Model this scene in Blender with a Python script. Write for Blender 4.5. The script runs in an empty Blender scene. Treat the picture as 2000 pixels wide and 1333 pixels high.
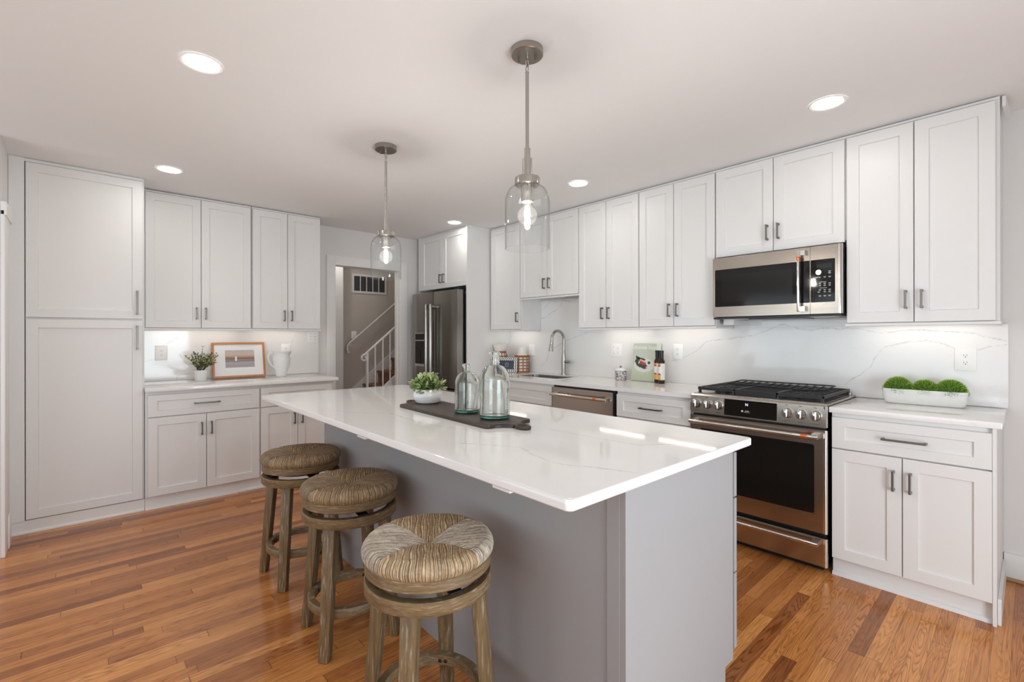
import bpy, bmesh, math, random
from mathutils import Vector, Matrix
PI = math.pi
random.seed(7)
scene = bpy.context.scene
COL = scene.collection

# ------------------------------------------------------------------ camera, world, large lights, exposure
cam_d = bpy.data.cameras.new('camera'); cam = bpy.data.objects.new('camera', cam_d); COL.objects.link(cam)
cam_d.sensor_width = 36.0; cam_d.sensor_fit = 'HORIZONTAL'
cam_d.lens = 923.6452 * 36 / 2000
cam_d.shift_y = -(666.5 - 658.024) / 2000
cam_d.clip_start = 0.02
yaw = 0.7386; roll = -0.0014
fw = Vector((-math.cos(yaw), math.sin(yaw), 0)); r0 = Vector((math.sin(yaw), math.cos(yaw), 0)); u0 = Vector((0, 0, 1))
rt = r0 * math.cos(roll) + u0 * math.sin(roll); up = u0 * math.cos(roll) - r0 * math.sin(roll)
cam.matrix_world = Matrix(((rt.x, up.x, -fw.x, 5.0899), (rt.y, up.y, -fw.y, -3.6458), (rt.z, up.z, -fw.z, 1.2981), (0, 0, 0, 1)))
scene.camera = cam

world = bpy.data.worlds.new('world'); scene.world = world; world.use_nodes = True
bg = world.node_tree.nodes['Background']; bg.inputs[0].default_value = (0.80, 0.88, 1.0, 1); bg.inputs[1].default_value = 0.6

def area(name, loc, rot, sx, sy, power, col):
    d = bpy.data.lights.new(name, 'AREA'); d.shape = 'RECTANGLE'; d.size = sx; d.size_y = sy; d.energy = power; d.color = col
    o = bpy.data.objects.new(name, d); COL.objects.link(o); o.location = loc; o.rotation_euler = rot
    return o
# daylight at the east window; unseen south light tilted up to brighten the ceiling
area('daylight_east', (6.38, -2.75, 0.80), (0, PI/2, 0), 1.5, 1.4, 64, (0.80, 0.92, 1.0))
area('south_uplight', (3.6, -6.9, 1.35), (PI/2+0.75, 0, 0), 5.2, 2.1, 88, (0.80, 0.925, 1.0))  # added area light out of view, aimed upward for the ceiling

hl = bpy.data.lights.new('hall_ceiling_lamp', 'POINT'); hl.energy = 6; hl.color = (1.0, 0.95, 0.88); hl.shadow_soft_size = 0.03
hlo = bpy.data.objects.new('hall_ceiling_lamp', hl); COL.objects.link(hlo); hlo.location = (-0.48, -1.40, 2.42)

scene.view_settings.view_transform = 'Standard'; scene.view_settings.look = 'None'
scene.view_settings.exposure = 0.0; scene.view_settings.gamma = 1.0; scene.view_settings.use_curve_mapping = False
scene.cycles.max_bounces = 12; scene.cycles.diffuse_bounces = 6; scene.cycles.transmission_bounces = 12; scene.cycles.transparent_max_bounces = 16
scene.cycles.caustics_reflective = False; scene.cycles.caustics_refractive = False; scene.cycles.use_denoising = True
scene.cycles.sample_clamp_indirect = 6.0

# ------------------------------------------------------------------ node helpers and materials
def newmat(name):
    m = bpy.data.materials.new(name); m.use_nodes = True
    return m, m.node_tree, m.node_tree.nodes['Principled BSDF']
def node(nt, typ, ins=None, **props):
    n = nt.nodes.new(typ)
    for k, v in props.items(): setattr(n, k, v)
    for k, v in (ins or {}).items():
        if isinstance(v, bpy.types.NodeSocket): nt.links.new(v, n.inputs[k])
        else: n.inputs[k].default_value = v
    return n
def mth(nt, op, a, b=None, c=None):
    ins = {0: a}
    if b is not None: ins[1] = b
    if c is not None: ins[2] = c
    return node(nt, 'ShaderNodeMath', ins, operation=op).outputs[0]
def mix(nt, f, a, b, mode='MIX'):
    n = node(nt, 'ShaderNodeMix', {0: f, 6: a, 7: b}, data_type='RGBA', blend_type=mode); return n.outputs[2]
def ramp(nt, f, stops, interp='LINEAR'):
    n = node(nt, 'ShaderNodeValToRGB', {0: f}); r = n.color_ramp; r.interpolation = interp
    while len(r.elements) < len(stops): r.elements.new(0.5)
    for e, (p, c) in zip(r.elements, stops):
        e.position = p; e.color = (*c, 1) if len(c) == 3 else c
    return n.outputs[0]
def srgb(r, g, b):
    f = lambda c: (c/255/12.92) if c/255 <= 0.04045 else ((c/255 + 0.055)/1.055)**2.4
    return (f(r), f(g), f(b), 1)
def plain(name, col, rough=0.5, metal=0.0, bump=0.0, bscale=200, coat=0.0, var=0.0, vscale=8, spec=0.5):
    m, nt, p = newmat(name)
    p.inputs['Roughness'].default_value = rough; p.inputs['Metallic'].default_value = metal
    p.inputs['Specular IOR Level'].default_value = spec
    p.inputs['Coat Weight'].default_value = coat; p.inputs['Coat Roughness'].default_value = 0.08
    tc = node(nt, 'ShaderNodeTexCoord').outputs['Object']
    nz = node(nt, 'ShaderNodeTexNoise', {'Vector': tc, 'Scale': vscale, 'Detail': 4.0}).outputs['Fac']
    c1 = tuple(max(0, x*(1-var)) for x in col[:3]) + (1,); c2 = tuple(min(1, x*(1+var)) for x in col[:3]) + (1,)
    nt.links.new(mix(nt, nz, c1, c2), p.inputs['Base Color'])
    if bump:
        b = node(nt, 'ShaderNodeTexNoise', {'Vector': tc, 'Scale': bscale, 'Detail': 3.0}).outputs['Fac']
        bp = node(nt, 'ShaderNodeBump', {'Height': b, 'Strength': bump, 'Distance': 0.002}).outputs[0]
        nt.links.new(bp, p.inputs['Normal'])
    return m
def brushed(name, col, rough, axis=0, amt=0.35):
    m, nt, p = newmat(name)
    p.inputs['Metallic'].default_value = 1.0
    tc = node(nt, 'ShaderNodeTexCoord').outputs['Object']
    sc = [260, 260, 260]; sc[axis] = 2.0
    v = node(nt, 'ShaderNodeVectorMath', {0: tc, 1: tuple(sc)}, operation='MULTIPLY').outputs[0]
    nz = node(nt, 'ShaderNodeTexNoise', {'Vector': v, 'Scale': 1.0, 'Detail': 3.0}).outputs['Fac']
    nt.links.new(mix(nt, nz, tuple(c*0.86 for c in col[:3])+(1,), tuple(min(1, c*1.12) for c in col[:3])+(1,)), p.inputs['Base Color'])
    nt.links.new(mth(nt, 'MULTIPLY_ADD', nz, amt*rough, rough*(1-amt/2)), p.inputs['Roughness'])
    bp = node(nt, 'ShaderNodeBump', {'Height': nz, 'Strength': 0.06, 'Distance': 0.001}).outputs[0]
    nt.links.new(bp, p.inputs['Normal'])
    return m
def emit(name, col, s):
    m, nt, p = newmat(name)
    p.inputs['Base Color'].default_value = (*col[:3], 1)
    p.inputs['Emission Color'].default_value = (*col[:3], 1); p.inputs['Emission Strength'].default_value = s
    return m

WHITE = plain('cabinet_white_paint', (0.765, 0.760, 0.750), 0.38, var=0.01, bump=0.02, bscale=400)
TRIM = plain('trim_white_paint', (0.84, 0.835, 0.82), 0.4, var=0.01)
GREY = plain('island_grey_paint', (0.325, 0.322, 0.327), 0.42, var=0.015)
CEIL = plain('ceiling_paint', (0.83, 0.832, 0.83), 0.9, var=0.01, bump=0.05, bscale=150)
WALL = plain('wall_paint', (0.76, 0.75, 0.74), 0.85, var=0.01, bump=0.05, bscale=150)
HALLW = plain('hall_wall_beige', (0.52, 0.475, 0.43), 0.85, var=0.01)  # darker and warmer tone than wall_paint
BLACK = plain('black_plastic', (0.012, 0.012, 0.013), 0.35)
BLKGLASS = plain('black_glass', (0.010, 0.008, 0.007), 0.05, spec=0.28)
IRON = plain('cast_iron', (0.016, 0.016, 0.018), 0.42, bump=0.2, bscale=500)
NICKEL = brushed('brushed_nickel', (0.42, 0.40, 0.37), 0.28, 2)
PULL = plain('pull_metal', (0.19, 0.178, 0.163), 0.36, metal=1.0)
STEELX = brushed('stainless_horizontal', (0.50, 0.445, 0.39), 0.24, 0)
STEELM = brushed('stainless_tan', (0.35, 0.30, 0.255), 0.22, 0)
STEELZ = brushed('stainless_vertical', (0.31, 0.285, 0.26), 0.22, 2)
POLISH = plain('polished_steel', (0.72, 0.70, 0.67), 0.14, metal=1.0)
COPPER = plain('copper_band', (0.72, 0.20, 0.075), 0.3, metal=0.75)
PLASTIC = plain('outlet_white_plastic', (0.93, 0.93, 0.92), 0.3)
SLOT = plain('dark_slot', (0.02, 0.02, 0.02), 0.6)
GAP = plain('shadow_gap', (0.20, 0.185, 0.17), 0.8)

def marble(name, attr=False):
    m, nt, p = newmat(name)
    tc = node(nt, 'ShaderNodeNewGeometry').outputs['Position']
    n1 = node(nt, 'ShaderNodeTexNoise', {'Vector': tc, 'Scale': 2.2, 'Detail': 5.0, 'Roughness': 0.6}).outputs['Fac']
    base = mix(nt, n1, (0.815, 0.805, 0.79, 1), (0.86, 0.855, 0.845, 1))
    w = node(nt, 'ShaderNodeTexNoise', {'Vector': tc, 'Scale': 1.6, 'Detail': 6.0, 'Roughness': 0.62, 'Distortion': 0.9}).outputs['Fac']
    d = mth(nt, 'ABSOLUTE', mth(nt, 'SUBTRACT', w, 0.53))
    v = ramp(nt, d, [(0.0, (1, 1, 1)), (0.007, (0, 0, 0))])
    msk = node(nt, 'ShaderNodeTexNoise', {'Vector': tc, 'Scale': 3.1, 'Detail': 2.0}).outputs['Fac']
    mk = ramp(nt, msk, [(0.47, (0, 0, 0)), (0.65, (1, 1, 1))])
    f = mth(nt, 'MULTIPLY', mth(nt, 'MULTIPLY', v, mk), 0.06 if attr else 0.14)
    if attr:
        a = node(nt, 'ShaderNodeAttribute', attribute_name='vein').outputs['Fac']
        nz = node(nt, 'ShaderNodeTexNoise', {'Vector': tc, 'Scale': 60.0, 'Detail': 3.0}).outputs['Fac']
        f = mth(nt, 'MAXIMUM', f, mth(nt, 'MULTIPLY', a, ramp(nt, nz, [(0.3, (0.35, 0.35, 0.35)), (0.62, (1, 1, 1))])))
    nt.links.new(mix(nt, f, base, (0.40, 0.385, 0.36, 1)), p.inputs['Base Color'])
    p.inputs['Roughness'].default_value = 0.06
    return m
QUARTZ = marble('white_quartz'); QUARTZV = marble('white_quartz_veined', True)

def floor_mat():
    m, nt, p = newmat('oak_strip_floor')
    pos = node(nt, 'ShaderNodeNewGeometry').outputs['Position']
    sx = node(nt, 'ShaderNodeSeparateXYZ', {0: pos}); x, y = sx.outputs[0], sx.outputs[1]
    W = 0.0572
    xr = mth(nt, 'DIVIDE', x, W); row = mth(nt, 'FLOOR', xr); fx = mth(nt, 'SUBTRACT', xr, row)
    w1 = node(nt, 'ShaderNodeTexWhiteNoise', {'W': row}, noise_dimensions='1D').outputs['Value']
    yy = mth(nt, 'ADD', mth(nt, 'MULTIPLY', y, mth(nt, 'MULTIPLY_ADD', w1, 0.7, 0.55)), mth(nt, 'MULTIPLY', w1, 37.7))
    col = mth(nt, 'FLOOR', yy); fy = mth(nt, 'SUBTRACT', yy, col)
    cv = node(nt, 'ShaderNodeCombineXYZ', {0: row, 1: col, 2: 0.0}).outputs[0]
    wn = node(nt, 'ShaderNodeTexWhiteNoise', {'Vector': cv}, noise_dimensions='2D'); rv = wn.outputs['Value']; rc = wn.outputs['Color']
    rs = node(nt, 'ShaderNodeSeparateXYZ', {0: rc})
    base = ramp(nt, rv, [(0.0, (0.27, 0.088, 0.025)), (0.09, (0.42, 0.150, 0.042)), (0.45, (0.56, 0.216, 0.060)), (0.75, (0.63, 0.255, 0.073)), (1.0, (0.74, 0.325, 0.100))])
    g = node(nt, 'ShaderNodeCombineXYZ', {0: mth(nt, 'MULTIPLY', x, 190.0), 1: mth(nt, 'MULTIPLY', y, 4.5), 2: mth(nt, 'MULTIPLY', rs.outputs[0], 60.0)}).outputs[0]
    gn = node(nt, 'ShaderNodeTexNoise', {'Vector': g, 'Scale': 1.0, 'Detail': 5.0, 'Roughness': 0.65}).outputs['Fac']
    gl = ramp(nt, gn, [(0.28, (0.40, 0.35, 0.32)), (0.5, (0.98, 0.97, 0.96)), (0.78, (1.18, 1.16, 1.12))])
    c1 = mix(nt, 0.75, base, gl, 'MULTIPLY')
    h = node(nt, 'ShaderNodeCombineXYZ', {0: mth(nt, 'MULTIPLY', x, 17.0), 1: mth(nt, 'MULTIPLY', y, 0.95), 2: mth(nt, 'MULTIPLY', rs.outputs[1], 60.0)}).outputs[0]
    hn = node(nt, 'ShaderNodeTexNoise', {'Vector': h, 'Scale': 1.0, 'Detail': 2.5, 'Roughness': 0.5, 'Distortion': 0.35}).outputs['Fac']
    ring = mth(nt, 'FRACT', mth(nt, 'MULTIPLY', hn, 27.0))
    rl = ramp(nt, ring, [(0.0, (0.36, 0.29, 0.25)), (0.22, (0.86, 0.84, 0.82)), (0.6, (1.10, 1.09, 1.07)), (0.85, (0.88, 0.86, 0.84)), (1.0, (0.36, 0.29, 0.25))])
    c2 = mix(nt, mth(nt, 'MULTIPLY_ADD', rs.outputs[2], 0.65, 0.22), c1, rl, 'MULTIPLY')
    ex = mth(nt, 'GREATER_THAN', mth(nt, 'ABSOLUTE', mth(nt, 'SUBTRACT', fx, 0.5)), 0.487)
    ey = mth(nt, 'GREATER_THAN', mth(nt, 'ABSOLUTE', mth(nt, 'SUBTRACT', fy, 0.5)), 0.4985)
    e = mth(nt, 'MAXIMUM', ex, ey)
    nt.links.new(mix(nt, mth(nt, 'MULTIPLY', e, 0.6), c2, (0.06, 0.022, 0.010, 1)), p.inputs['Base Color'])
    nt.links.new(mth(nt, 'MULTIPLY_ADD', gn, 0.12, 0.13), p.inputs['Roughness']); p.inputs['Specular IOR Level'].default_value = 0.45
    bh = mth(nt, 'SUBTRACT', gn, mth(nt, 'MULTIPLY', e, 1.5))
    bp = node(nt, 'ShaderNodeBump', {'Height': bh, 'Strength': 0.12, 'Distance': 0.002}).outputs[0]
    nt.links.new(bp, p.inputs['Normal'])
    return m
FLOOR = floor_mat()

def wood(name, dark, light, rough=0.5, axis=2, white=0.0, sc=60, ringed=False):
    m, nt, p = newmat(name)
    tc = node(nt, 'ShaderNodeTexCoord').outputs['Object']
    s = [sc, sc, sc]; s[axis] = sc*0.06
    v = node(nt, 'ShaderNodeVectorMath', {0: tc, 1: tuple(s)}, operation='MULTIPLY').outputs[0]
    if ringed:
        q = node(nt, 'ShaderNodeSeparateXYZ', {0: tc}); an = mth(nt, 'ARCTAN2', q.outputs[1], q.outputs[0])
        v = node(nt, 'ShaderNodeCombineXYZ', {0: mth(nt, 'MULTIPLY', an, 2.5), 1: mth(nt, 'MULTIPLY', q.outputs[2], 170.0), 2: mth(nt, 'MULTIPLY', mth(nt, 'ADD', mth(nt, 'ABSOLUTE', q.outputs[0]), mth(nt, 'ABSOLUTE', q.outputs[1])), 6.0)}).outputs[0]
    n = node(nt, 'ShaderNodeTexNoise', {'Vector': v, 'Scale': 1.0, 'Detail': 6.0, 'Roughness': 0.65}).outputs['Fac']
    c = ramp(nt, n, [(0.25, dark[:3]), (0.7, light[:3])])
    if white:
        v2 = node(nt, 'ShaderNodeVectorMath', {0: v, 1: (2.2, 2.2, 2.2)}, operation='MULTIPLY').outputs[0]
        n2 = node(nt, 'ShaderNodeTexNoise', {'Vector': v2, 'Scale': 1.0, 'Detail': 4.0}).outputs['Fac']
        c = mix(nt, mth(nt, 'MULTIPLY', ramp(nt, n2, [(0.56, (0, 0, 0)), (0.70, (1, 1, 1))]), white), c, (0.50, 0.46, 0.39, 1))
    nt.links.new(c, p.inputs['Base Color']); p.inputs['Roughness'].default_value = rough
    bp = node(nt, 'ShaderNodeBump', {'Height': n, 'Strength': 0.15, 'Distance': 0.002}).outputs[0]
    nt.links.new(bp, p.inputs['Normal'])
    return m
STOOLW = wood('weathered_oak', (0.085, 0.050, 0.022), (0.235, 0.152, 0.070), 0.5, 2, 0.5)
STOOLR = wood('weathered_oak_ring', (0.100, 0.060, 0.027), (0.255, 0.168, 0.080), 0.5, 2, 0.5, 30, ringed=True)
BOARDW = wood('dark_walnut', (0.018, 0.011, 0.008), (0.064, 0.041, 0.028), 0.40, 0)
FRAMEW = wood('orange_oak', (0.42, 0.15, 0.040), (0.60, 0.25, 0.080), 0.35, 1)
TREADW = wood('stair_tread_wood', (0.19, 0.075, 0.030), (0.33, 0.14, 0.060), 0.35, 0)

def glass(name, col, rough=0.0, ior=1.45):
    m, nt, p = newmat(name)
    p.inputs['Base Color'].default_value = (*col, 1); p.inputs['Transmission Weight'].default_value = 1.0
    p.inputs['Roughness'].default_value = rough; p.inputs['IOR'].default_value = ior
    tc = node(nt, 'ShaderNodeTexCoord').outputs['Object']
    n = node(nt, 'ShaderNodeTexNoise', {'Vector': tc, 'Scale': 14.0, 'Detail': 2.0}).outputs['Fac']
    nt.links.new(node(nt, 'ShaderNodeBump', {'Height': n, 'Strength': 0.10, 'Distance': 0.01}).outputs[0], p.inputs['Normal'])
    return m
def thinglass(name, tint=(0.97, 0.975, 0.975), s=1.0, glow=0.0):
    m = bpy.data.materials.new(name); m.use_nodes = True; nt = m.node_tree; nt.nodes.clear()
    out = node(nt, 'ShaderNodeOutputMaterial')
    fc = node(nt, 'ShaderNodeLayerWeight', {'Blend': 0.5}).outputs['Facing']
    tc = mix(nt, mth(nt, 'POWER', fc, 6.0), (*tint, 1), (0.55, 0.56, 0.56, 1))
    t = node(nt, 'ShaderNodeBsdfTransparent', {0: tc}).outputs[0]
    g = node(nt, 'ShaderNodeBsdfGlossy', {0: (1, 1, 1, 1), 'Roughness': 0.02}).outputs[0]
    f = node(nt, 'ShaderNodeLayerWeight', {'Blend': 0.18}).outputs['Facing']
    f = mth(nt, 'MINIMUM', mth(nt, 'MULTIPLY_ADD', mth(nt, 'POWER', f, 2.5), 0.55*s, 0.035), 0.7)
    mx = node(nt, 'ShaderNodeMixShader', {0: f, 1: t, 2: g}).outputs[0]
    if glow: mx = node(nt, 'ShaderNodeAddShader', {0: mx, 1: node(nt, 'ShaderNodeEmission', {0: (1.0, 0.96, 0.90, 1), 1: glow}).outputs[0]}).outputs[0]
    nt.links.new(mx, out.inputs[0])
    return m
BOTGLASS = glass('bottle_glass', (0.955, 0.985, 0.955))
BOTBASE = glass('bottle_base_glass', (0.10, 0.48, 0.38))
SHADEG = thinglass('pendant_glass'); BULBG = thinglass('bulb_glass', (0.99, 0.985, 0.97), glow=0.16)
PANE = thinglass('window_pane')
LAMPW = emit('downlight_lens', (1.0, 0.965, 0.915), 52.0)
STRIP = emit('light_bar_lens', (1.0, 0.90, 0.81), 10.0)
FILA = emit('bulb_filament', (1.0, 0.945, 0.87), 720.0)
DIGIT = emit('clock_digits', (0.55, 0.65, 1.0), 1.6)
LEGEND = plain('panel_print', (0.62, 0.62, 0.60), 0.5)

# ------------------------------------------------------------------ mesh helpers
def BM(): return bmesh.new()
def obj(name, bm, mat, parent=None, smooth=None, loc=None):
    me = bpy.data.meshes.new(name)
    bmesh.ops.recalc_face_normals(bm, faces=bm.faces[:])
    bm.to_mesh(me); bm.free()
    for m in (mat if isinstance(mat, (list, tuple)) else [mat]): me.materials.append(m)
    if smooth:
        me.polygons.foreach_set('use_smooth', [True]*len(me.polygons)); me.set_sharp_from_angle(angle=math.radians(smooth))
    o = bpy.data.objects.new(name, me); COL.objects.link(o)
    if parent: o.parent = parent
    if loc: o.location = loc
    return o
def tag(o, label, cat, group=None):
    o['label'] = label; o['category'] = cat
    if group: o['group'] = group
    return o
def thing(name, label, cat, loc=(0, 0, 0), rz=0.0, group=None):
    o = bpy.data.objects.new(name, None); COL.objects.link(o); o.location = loc; o.rotation_euler = (0, 0, rz); o.empty_display_size = 0.1
    return tag(o, label, cat, group)
def struct(name, bm, mat, parent=None, smooth=None):
    o = obj(name, bm, mat, parent, smooth)
    if not parent: o['kind'] = 'structure'
    return o
def dup(root, loc, rz, label, name=None):
    r = root.copy(); COL.objects.link(r); r.location = loc; r.rotation_euler = (0, 0, rz); r['label'] = label
    for ch in list(root.children):
        c = ch.copy(); COL.objects.link(c); c.parent = r
        for g in list(ch.children):
            d = g.copy(); COL.objects.link(d); d.parent = c
    return r
def box(bm, x0, x1, y0, y1, z0, z1, r=0.0, seg=2, mi=0):
    if x1 < x0: x0, x1 = x1, x0
    if y1 < y0: y0, y1 = y1, y0
    if z1 < z0: z0, z1 = z1, z0
    vs = [bm.verts.new((x, y, z)) for x in (x0, x1) for y in (y0, y1) for z in (z0, z1)]
    fs = [bm.faces.new([vs[i] for i in q]) for q in ((0, 1, 3, 2), (4, 6, 7, 5), (0, 4, 5, 1), (2, 3, 7, 6), (0, 2, 6, 4), (1, 5, 7, 3))]
    for f in fs: f.material_index = mi
    if r > 0:
        r = min(r, 0.49*min(x1-x0, y1-y0, z1-z0))
        es = list({e for f in fs for e in f.edges})
        res = bmesh.ops.bevel(bm, geom=es, offset=r, segments=seg, profile=0.5, affect='EDGES')
        for f in res['faces']: f.material_index = mi
    return vs
def lathe(bm, prof, seg=32, c=(0, 0, 0), mi=0, closed=False, axis='z'):
    rings = []
    for r, h in prof:
        if r < 1e-6:
            p = (0, 0, h); rings.append([bm.verts.new(_ax(p, axis, c))])
        else:
            rings.append([bm.verts.new(_ax((r*math.cos(2*PI*k/seg), r*math.sin(2*PI*k/seg), h), axis, c)) for k in range(seg)])
    pairs = list(zip(rings[:-1], rings[1:]))
    if closed: pairs.append((rings[-1], rings[0]))
    for a, b in pairs:
        for k in range(seg):
            k2 = (k+1) % seg
            if len(a) == 1 and len(b) == 1: continue
            if len(a) == 1: f = bm.faces.new((a[0], b[k], b[k2]))
            elif len(b) == 1: f = bm.faces.new((a[k], b[0], a[k2]))
            else: f = bm.faces.new((a[k], a[k2], b[k2], b[k]))
            f.material_index = mi
    return rings
def _ax(p, axis, c):
    x, y, z = p
    if axis == 'y': x, y, z = x, z, -y
    elif axis == 'x': x, y, z = z, y, -x
    return (x+c[0], y+c[1], z+c[2])
def tube(bm, pts, r, seg=10, cap=True, mi=0, closed=False):
    pts = [Vector(p) for p in pts]; n = len(pts)
    rs = r if isinstance(r, (list, tuple)) else [r]*n
    rings = []; prev = None
    for i, p in enumerate(pts):
        if closed: t = pts[(i+1) % n] - pts[i-1]
        else: t = pts[min(i+1, n-1)] - pts[max(i-1, 0)]
        t.normalize()
        if prev is None:
            a = Vector((0, 0, 1)) if abs(t.z) < 0.9 else Vector((1, 0, 0))
            nrm = t.cross(a).normalized()
        else:
            nrm = (prev - t*prev.dot(t)).normalized()
        prev = nrm; b = t.cross(nrm)
        rings.append([bm.verts.new(p + (nrm*math.cos(2*PI*k/seg) + b*math.sin(2*PI*k/seg))*rs[i]) for k in range(seg)])
    pr = list(zip(rings[:-1], rings[1:]))
    if closed: pr.append((rings[-1], rings[0]))
    for a, b in pr:
        for k in range(seg):
            f = bm.faces.new((a[k], a[(k+1) % seg], b[(k+1) % seg], b[k])); f.material_index = mi
    if cap and not closed:
        bm.faces.new(rings[0][::-1]).material_index = mi; bm.faces.new(rings[-1]).material_index = mi
def prism(bm, poly, axis, d0, d1, mi=0):
    """poly of 2D points extruded along axis: x -> (y,z), y -> (x,z), z -> (x,y)"""
    def P(a, b, d): return {'x': (d, a, b), 'y': (a, d, b), 'z': (a, b, d)}[axis]
    A = [bm.verts.new(P(a, b, d0)) for a, b in poly]; B = [bm.verts.new(P(a, b, d1)) for a, b in poly]
    n = len(poly)
    fs = [bm.faces.new(A), bm.faces.new(B[::-1])] + [bm.faces.new((A[i], A[(i+1) % n], B[(i+1) % n], B[i])) for i in range(n)]
    for f in fs: f.material_index = mi
    return fs
def beam(bm, p, q, w, h, w2=None, h2=None, side=None):
    """square bar from p to q"""
    p, q = Vector(p), Vector(q); t = (q-p).normalized()
    s = Vector(side).normalized() if side else t.cross(Vector((0, 0, 1))).normalized()
    s = (s - t*s.dot(t)).normalized(); u = s.cross(t)
    w2 = w2 or w; h2 = h2 or h
    A = [bm.verts.new(p + s*a*w/2 + u*b*h/2) for a, b in ((-1, -1), (1, -1), (1, 1), (-1, 1))]
    B = [bm.verts.new(q + s*a*w2/2 + u*b*h2/2) for a, b in ((-1, -1), (1, -1), (1, 1), (-1, 1))]
    bm.faces.new(A[::-1]); bm.faces.new(B)
    for i in range(4): bm.faces.new((A[i], A[(i+1) % 4], B[(i+1) % 4], B[i]))
def text_mesh(s, size, mat, parent, name, M, extr=0.0006, align='CENTER', bend=None):
    cu = bpy.data.curves.new('lettering', 'FONT'); cu.body = s; cu.size = size; cu.extrude = extr; cu.align_x = align; cu.align_y = 'CENTER'
    t = bpy.data.objects.new('lettering', cu); COL.objects.link(t)
    dg = bpy.context.evaluated_depsgraph_get(); dg.update()
    me = bpy.data.meshes.new_from_object(t.evaluated_get(dg)); bpy.data.objects.remove(t); bpy.data.curves.remove(cu)
    me.name = name
    if bend:
        for v in me.vertices:
            a = v.co.x/bend; rr = bend + v.co.z; v.co = Vector((rr*math.sin(a), v.co.y, rr*math.cos(a) - bend))
    me.transform(M); me.materials.clear(); me.materials.append(mat)
    o = bpy.data.objects.new(name, me); COL.objects.link(o)
    if parent: o.parent = parent
    return o
def vein_field(polys, width, seed):
    rnd = random.Random(seed); segs = []
    for pl in polys:
        pts = []
        for (a, b), (c, d) in zip(pl[:-1], pl[1:]):
            L = math.hypot(c-a, d-b); n = max(1, int(L/0.02))
            for k in range(n):
                t = k/n; j = 0.0035 if k else 0
                pts.append((a+(c-a)*t+rnd.uniform(-j, j), b+(d-b)*t+rnd.uniform(-j, j), rnd.uniform(0.35, 1.0)))
        pts.append((*pl[-1], 0.5)); segs += list(zip(pts[:-1], pts[1:]))
    cell = 0.05; grid = {}
    for s in segs:
        (a, b, _), (c, d, _) = s
        for i in range(int((min(a, c)-.02)//cell), int((max(a, c)+.02)//cell)+1):
            for j in range(int((min(b, d)-.02)//cell), int((max(b, d)+.02)//cell)+1): grid.setdefault((i, j), []).append(s)
    def f(x, y):
        best = 0.0
        for (a, b, w0), (c, d, w1) in grid.get((int(x//cell), int(y//cell)), ()):
            dx, dy = c-a, d-b; L2 = dx*dx+dy*dy
            t = 0 if L2 == 0 else max(0, min(1, ((x-a)*dx+(y-b)*dy)/L2))
            ds = math.hypot(x-a-t*dx, y-b-t*dy); w = (w0+(w1-w0)*t)
            best = max(best, w*max(0, 1-ds/(width*(0.5+w))))
        return best
    return f
def veined_grid(bm, u0, u1, v0, v1, step, pos, f, layer):
    nu = max(1, int((u1-u0)/step)); nv = max(1, int((v1-v0)/step)); G = []
    for i in range(nu+1):
        row = []
        for j in range(nv+1):
            u = u0+(u1-u0)*i/nu; v = v0+(v1-v0)*j/nv
            q = bm.verts.new(pos(u, v)); q[layer] = f(u, v); row.append(q)
        G.append(row)
    for i in range(nu):
        for j in range(nv): bm.faces.new((G[i][j], G[i+1][j], G[i+1][j+1], G[i][j+1]))

# ------------------------------------------------------------------ room shell
ZC = 2.487
bm = BM(); box(bm, -1.2, 6.6, -7.4, 0.2, -0.08, 0.0); struct('floor', bm, FLOOR)
bm = BM(); box(bm, -1.2, 6.6, -7.4, 0.2, ZC, ZC+0.08); struct('ceiling', bm, CEIL)
bm = BM(); box(bm, -1.2, 6.6, 0.0, 0.12, 0, ZC); struct('wall_back', bm, WALL)
# left wall with the doorway to the stairs
bm = BM(); DY0, DY1, DZ = -1.6085, -0.835, 2.08
box(bm, -0.11, 0.0, -7.3, DY0-0.016, 0, ZC); box(bm, -0.11, 0.0, DY1+0.016, 0.0, 0, ZC); box(bm, -0.11, 0.0, DY0-0.016, DY1+0.016, DZ+0.013, ZC)
struct('wall_left', bm, WALL)
bm = BM(); box(bm, 0.0, 1.02, -4.12, -3.998, 0, ZC); struct('wall_side', bm, WALL)
bm = BM(); box(bm, -1.2, -1.0, -7.4, 0.0, 0, 4.2); struct('wall_stair', bm, HALLW)
bm = BM(); box(bm, -1.0, -0.70, -2.6, -1.226, 0, ZC); struct('wall_hall', bm, WALL)
bm = BM(); box(bm, 6.5, 6.6, -7.3, 0.0, 2.2, ZC); box(bm, 6.5, 6.6, -7.3, -3.5, 0, 2.2); box(bm, 6.5, 6.6, -2.0, 0.0, 0, 2.2); struct('wall_right', bm, WALL)
bm = BM(); box(bm, -1.0, 6.6, -7.4, -7.3, 0, 0.3); box(bm, -1.0, 6.6, -7.4, -7.3, 2.4, ZC); box(bm, -1.0, 1.0, -7.4, -7.3, 0.3, 2.4); box(bm, 6.2, 6.6, -7.4, -7.3, 0.3, 2.4); struct('wall_front', bm, WALL)
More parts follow.
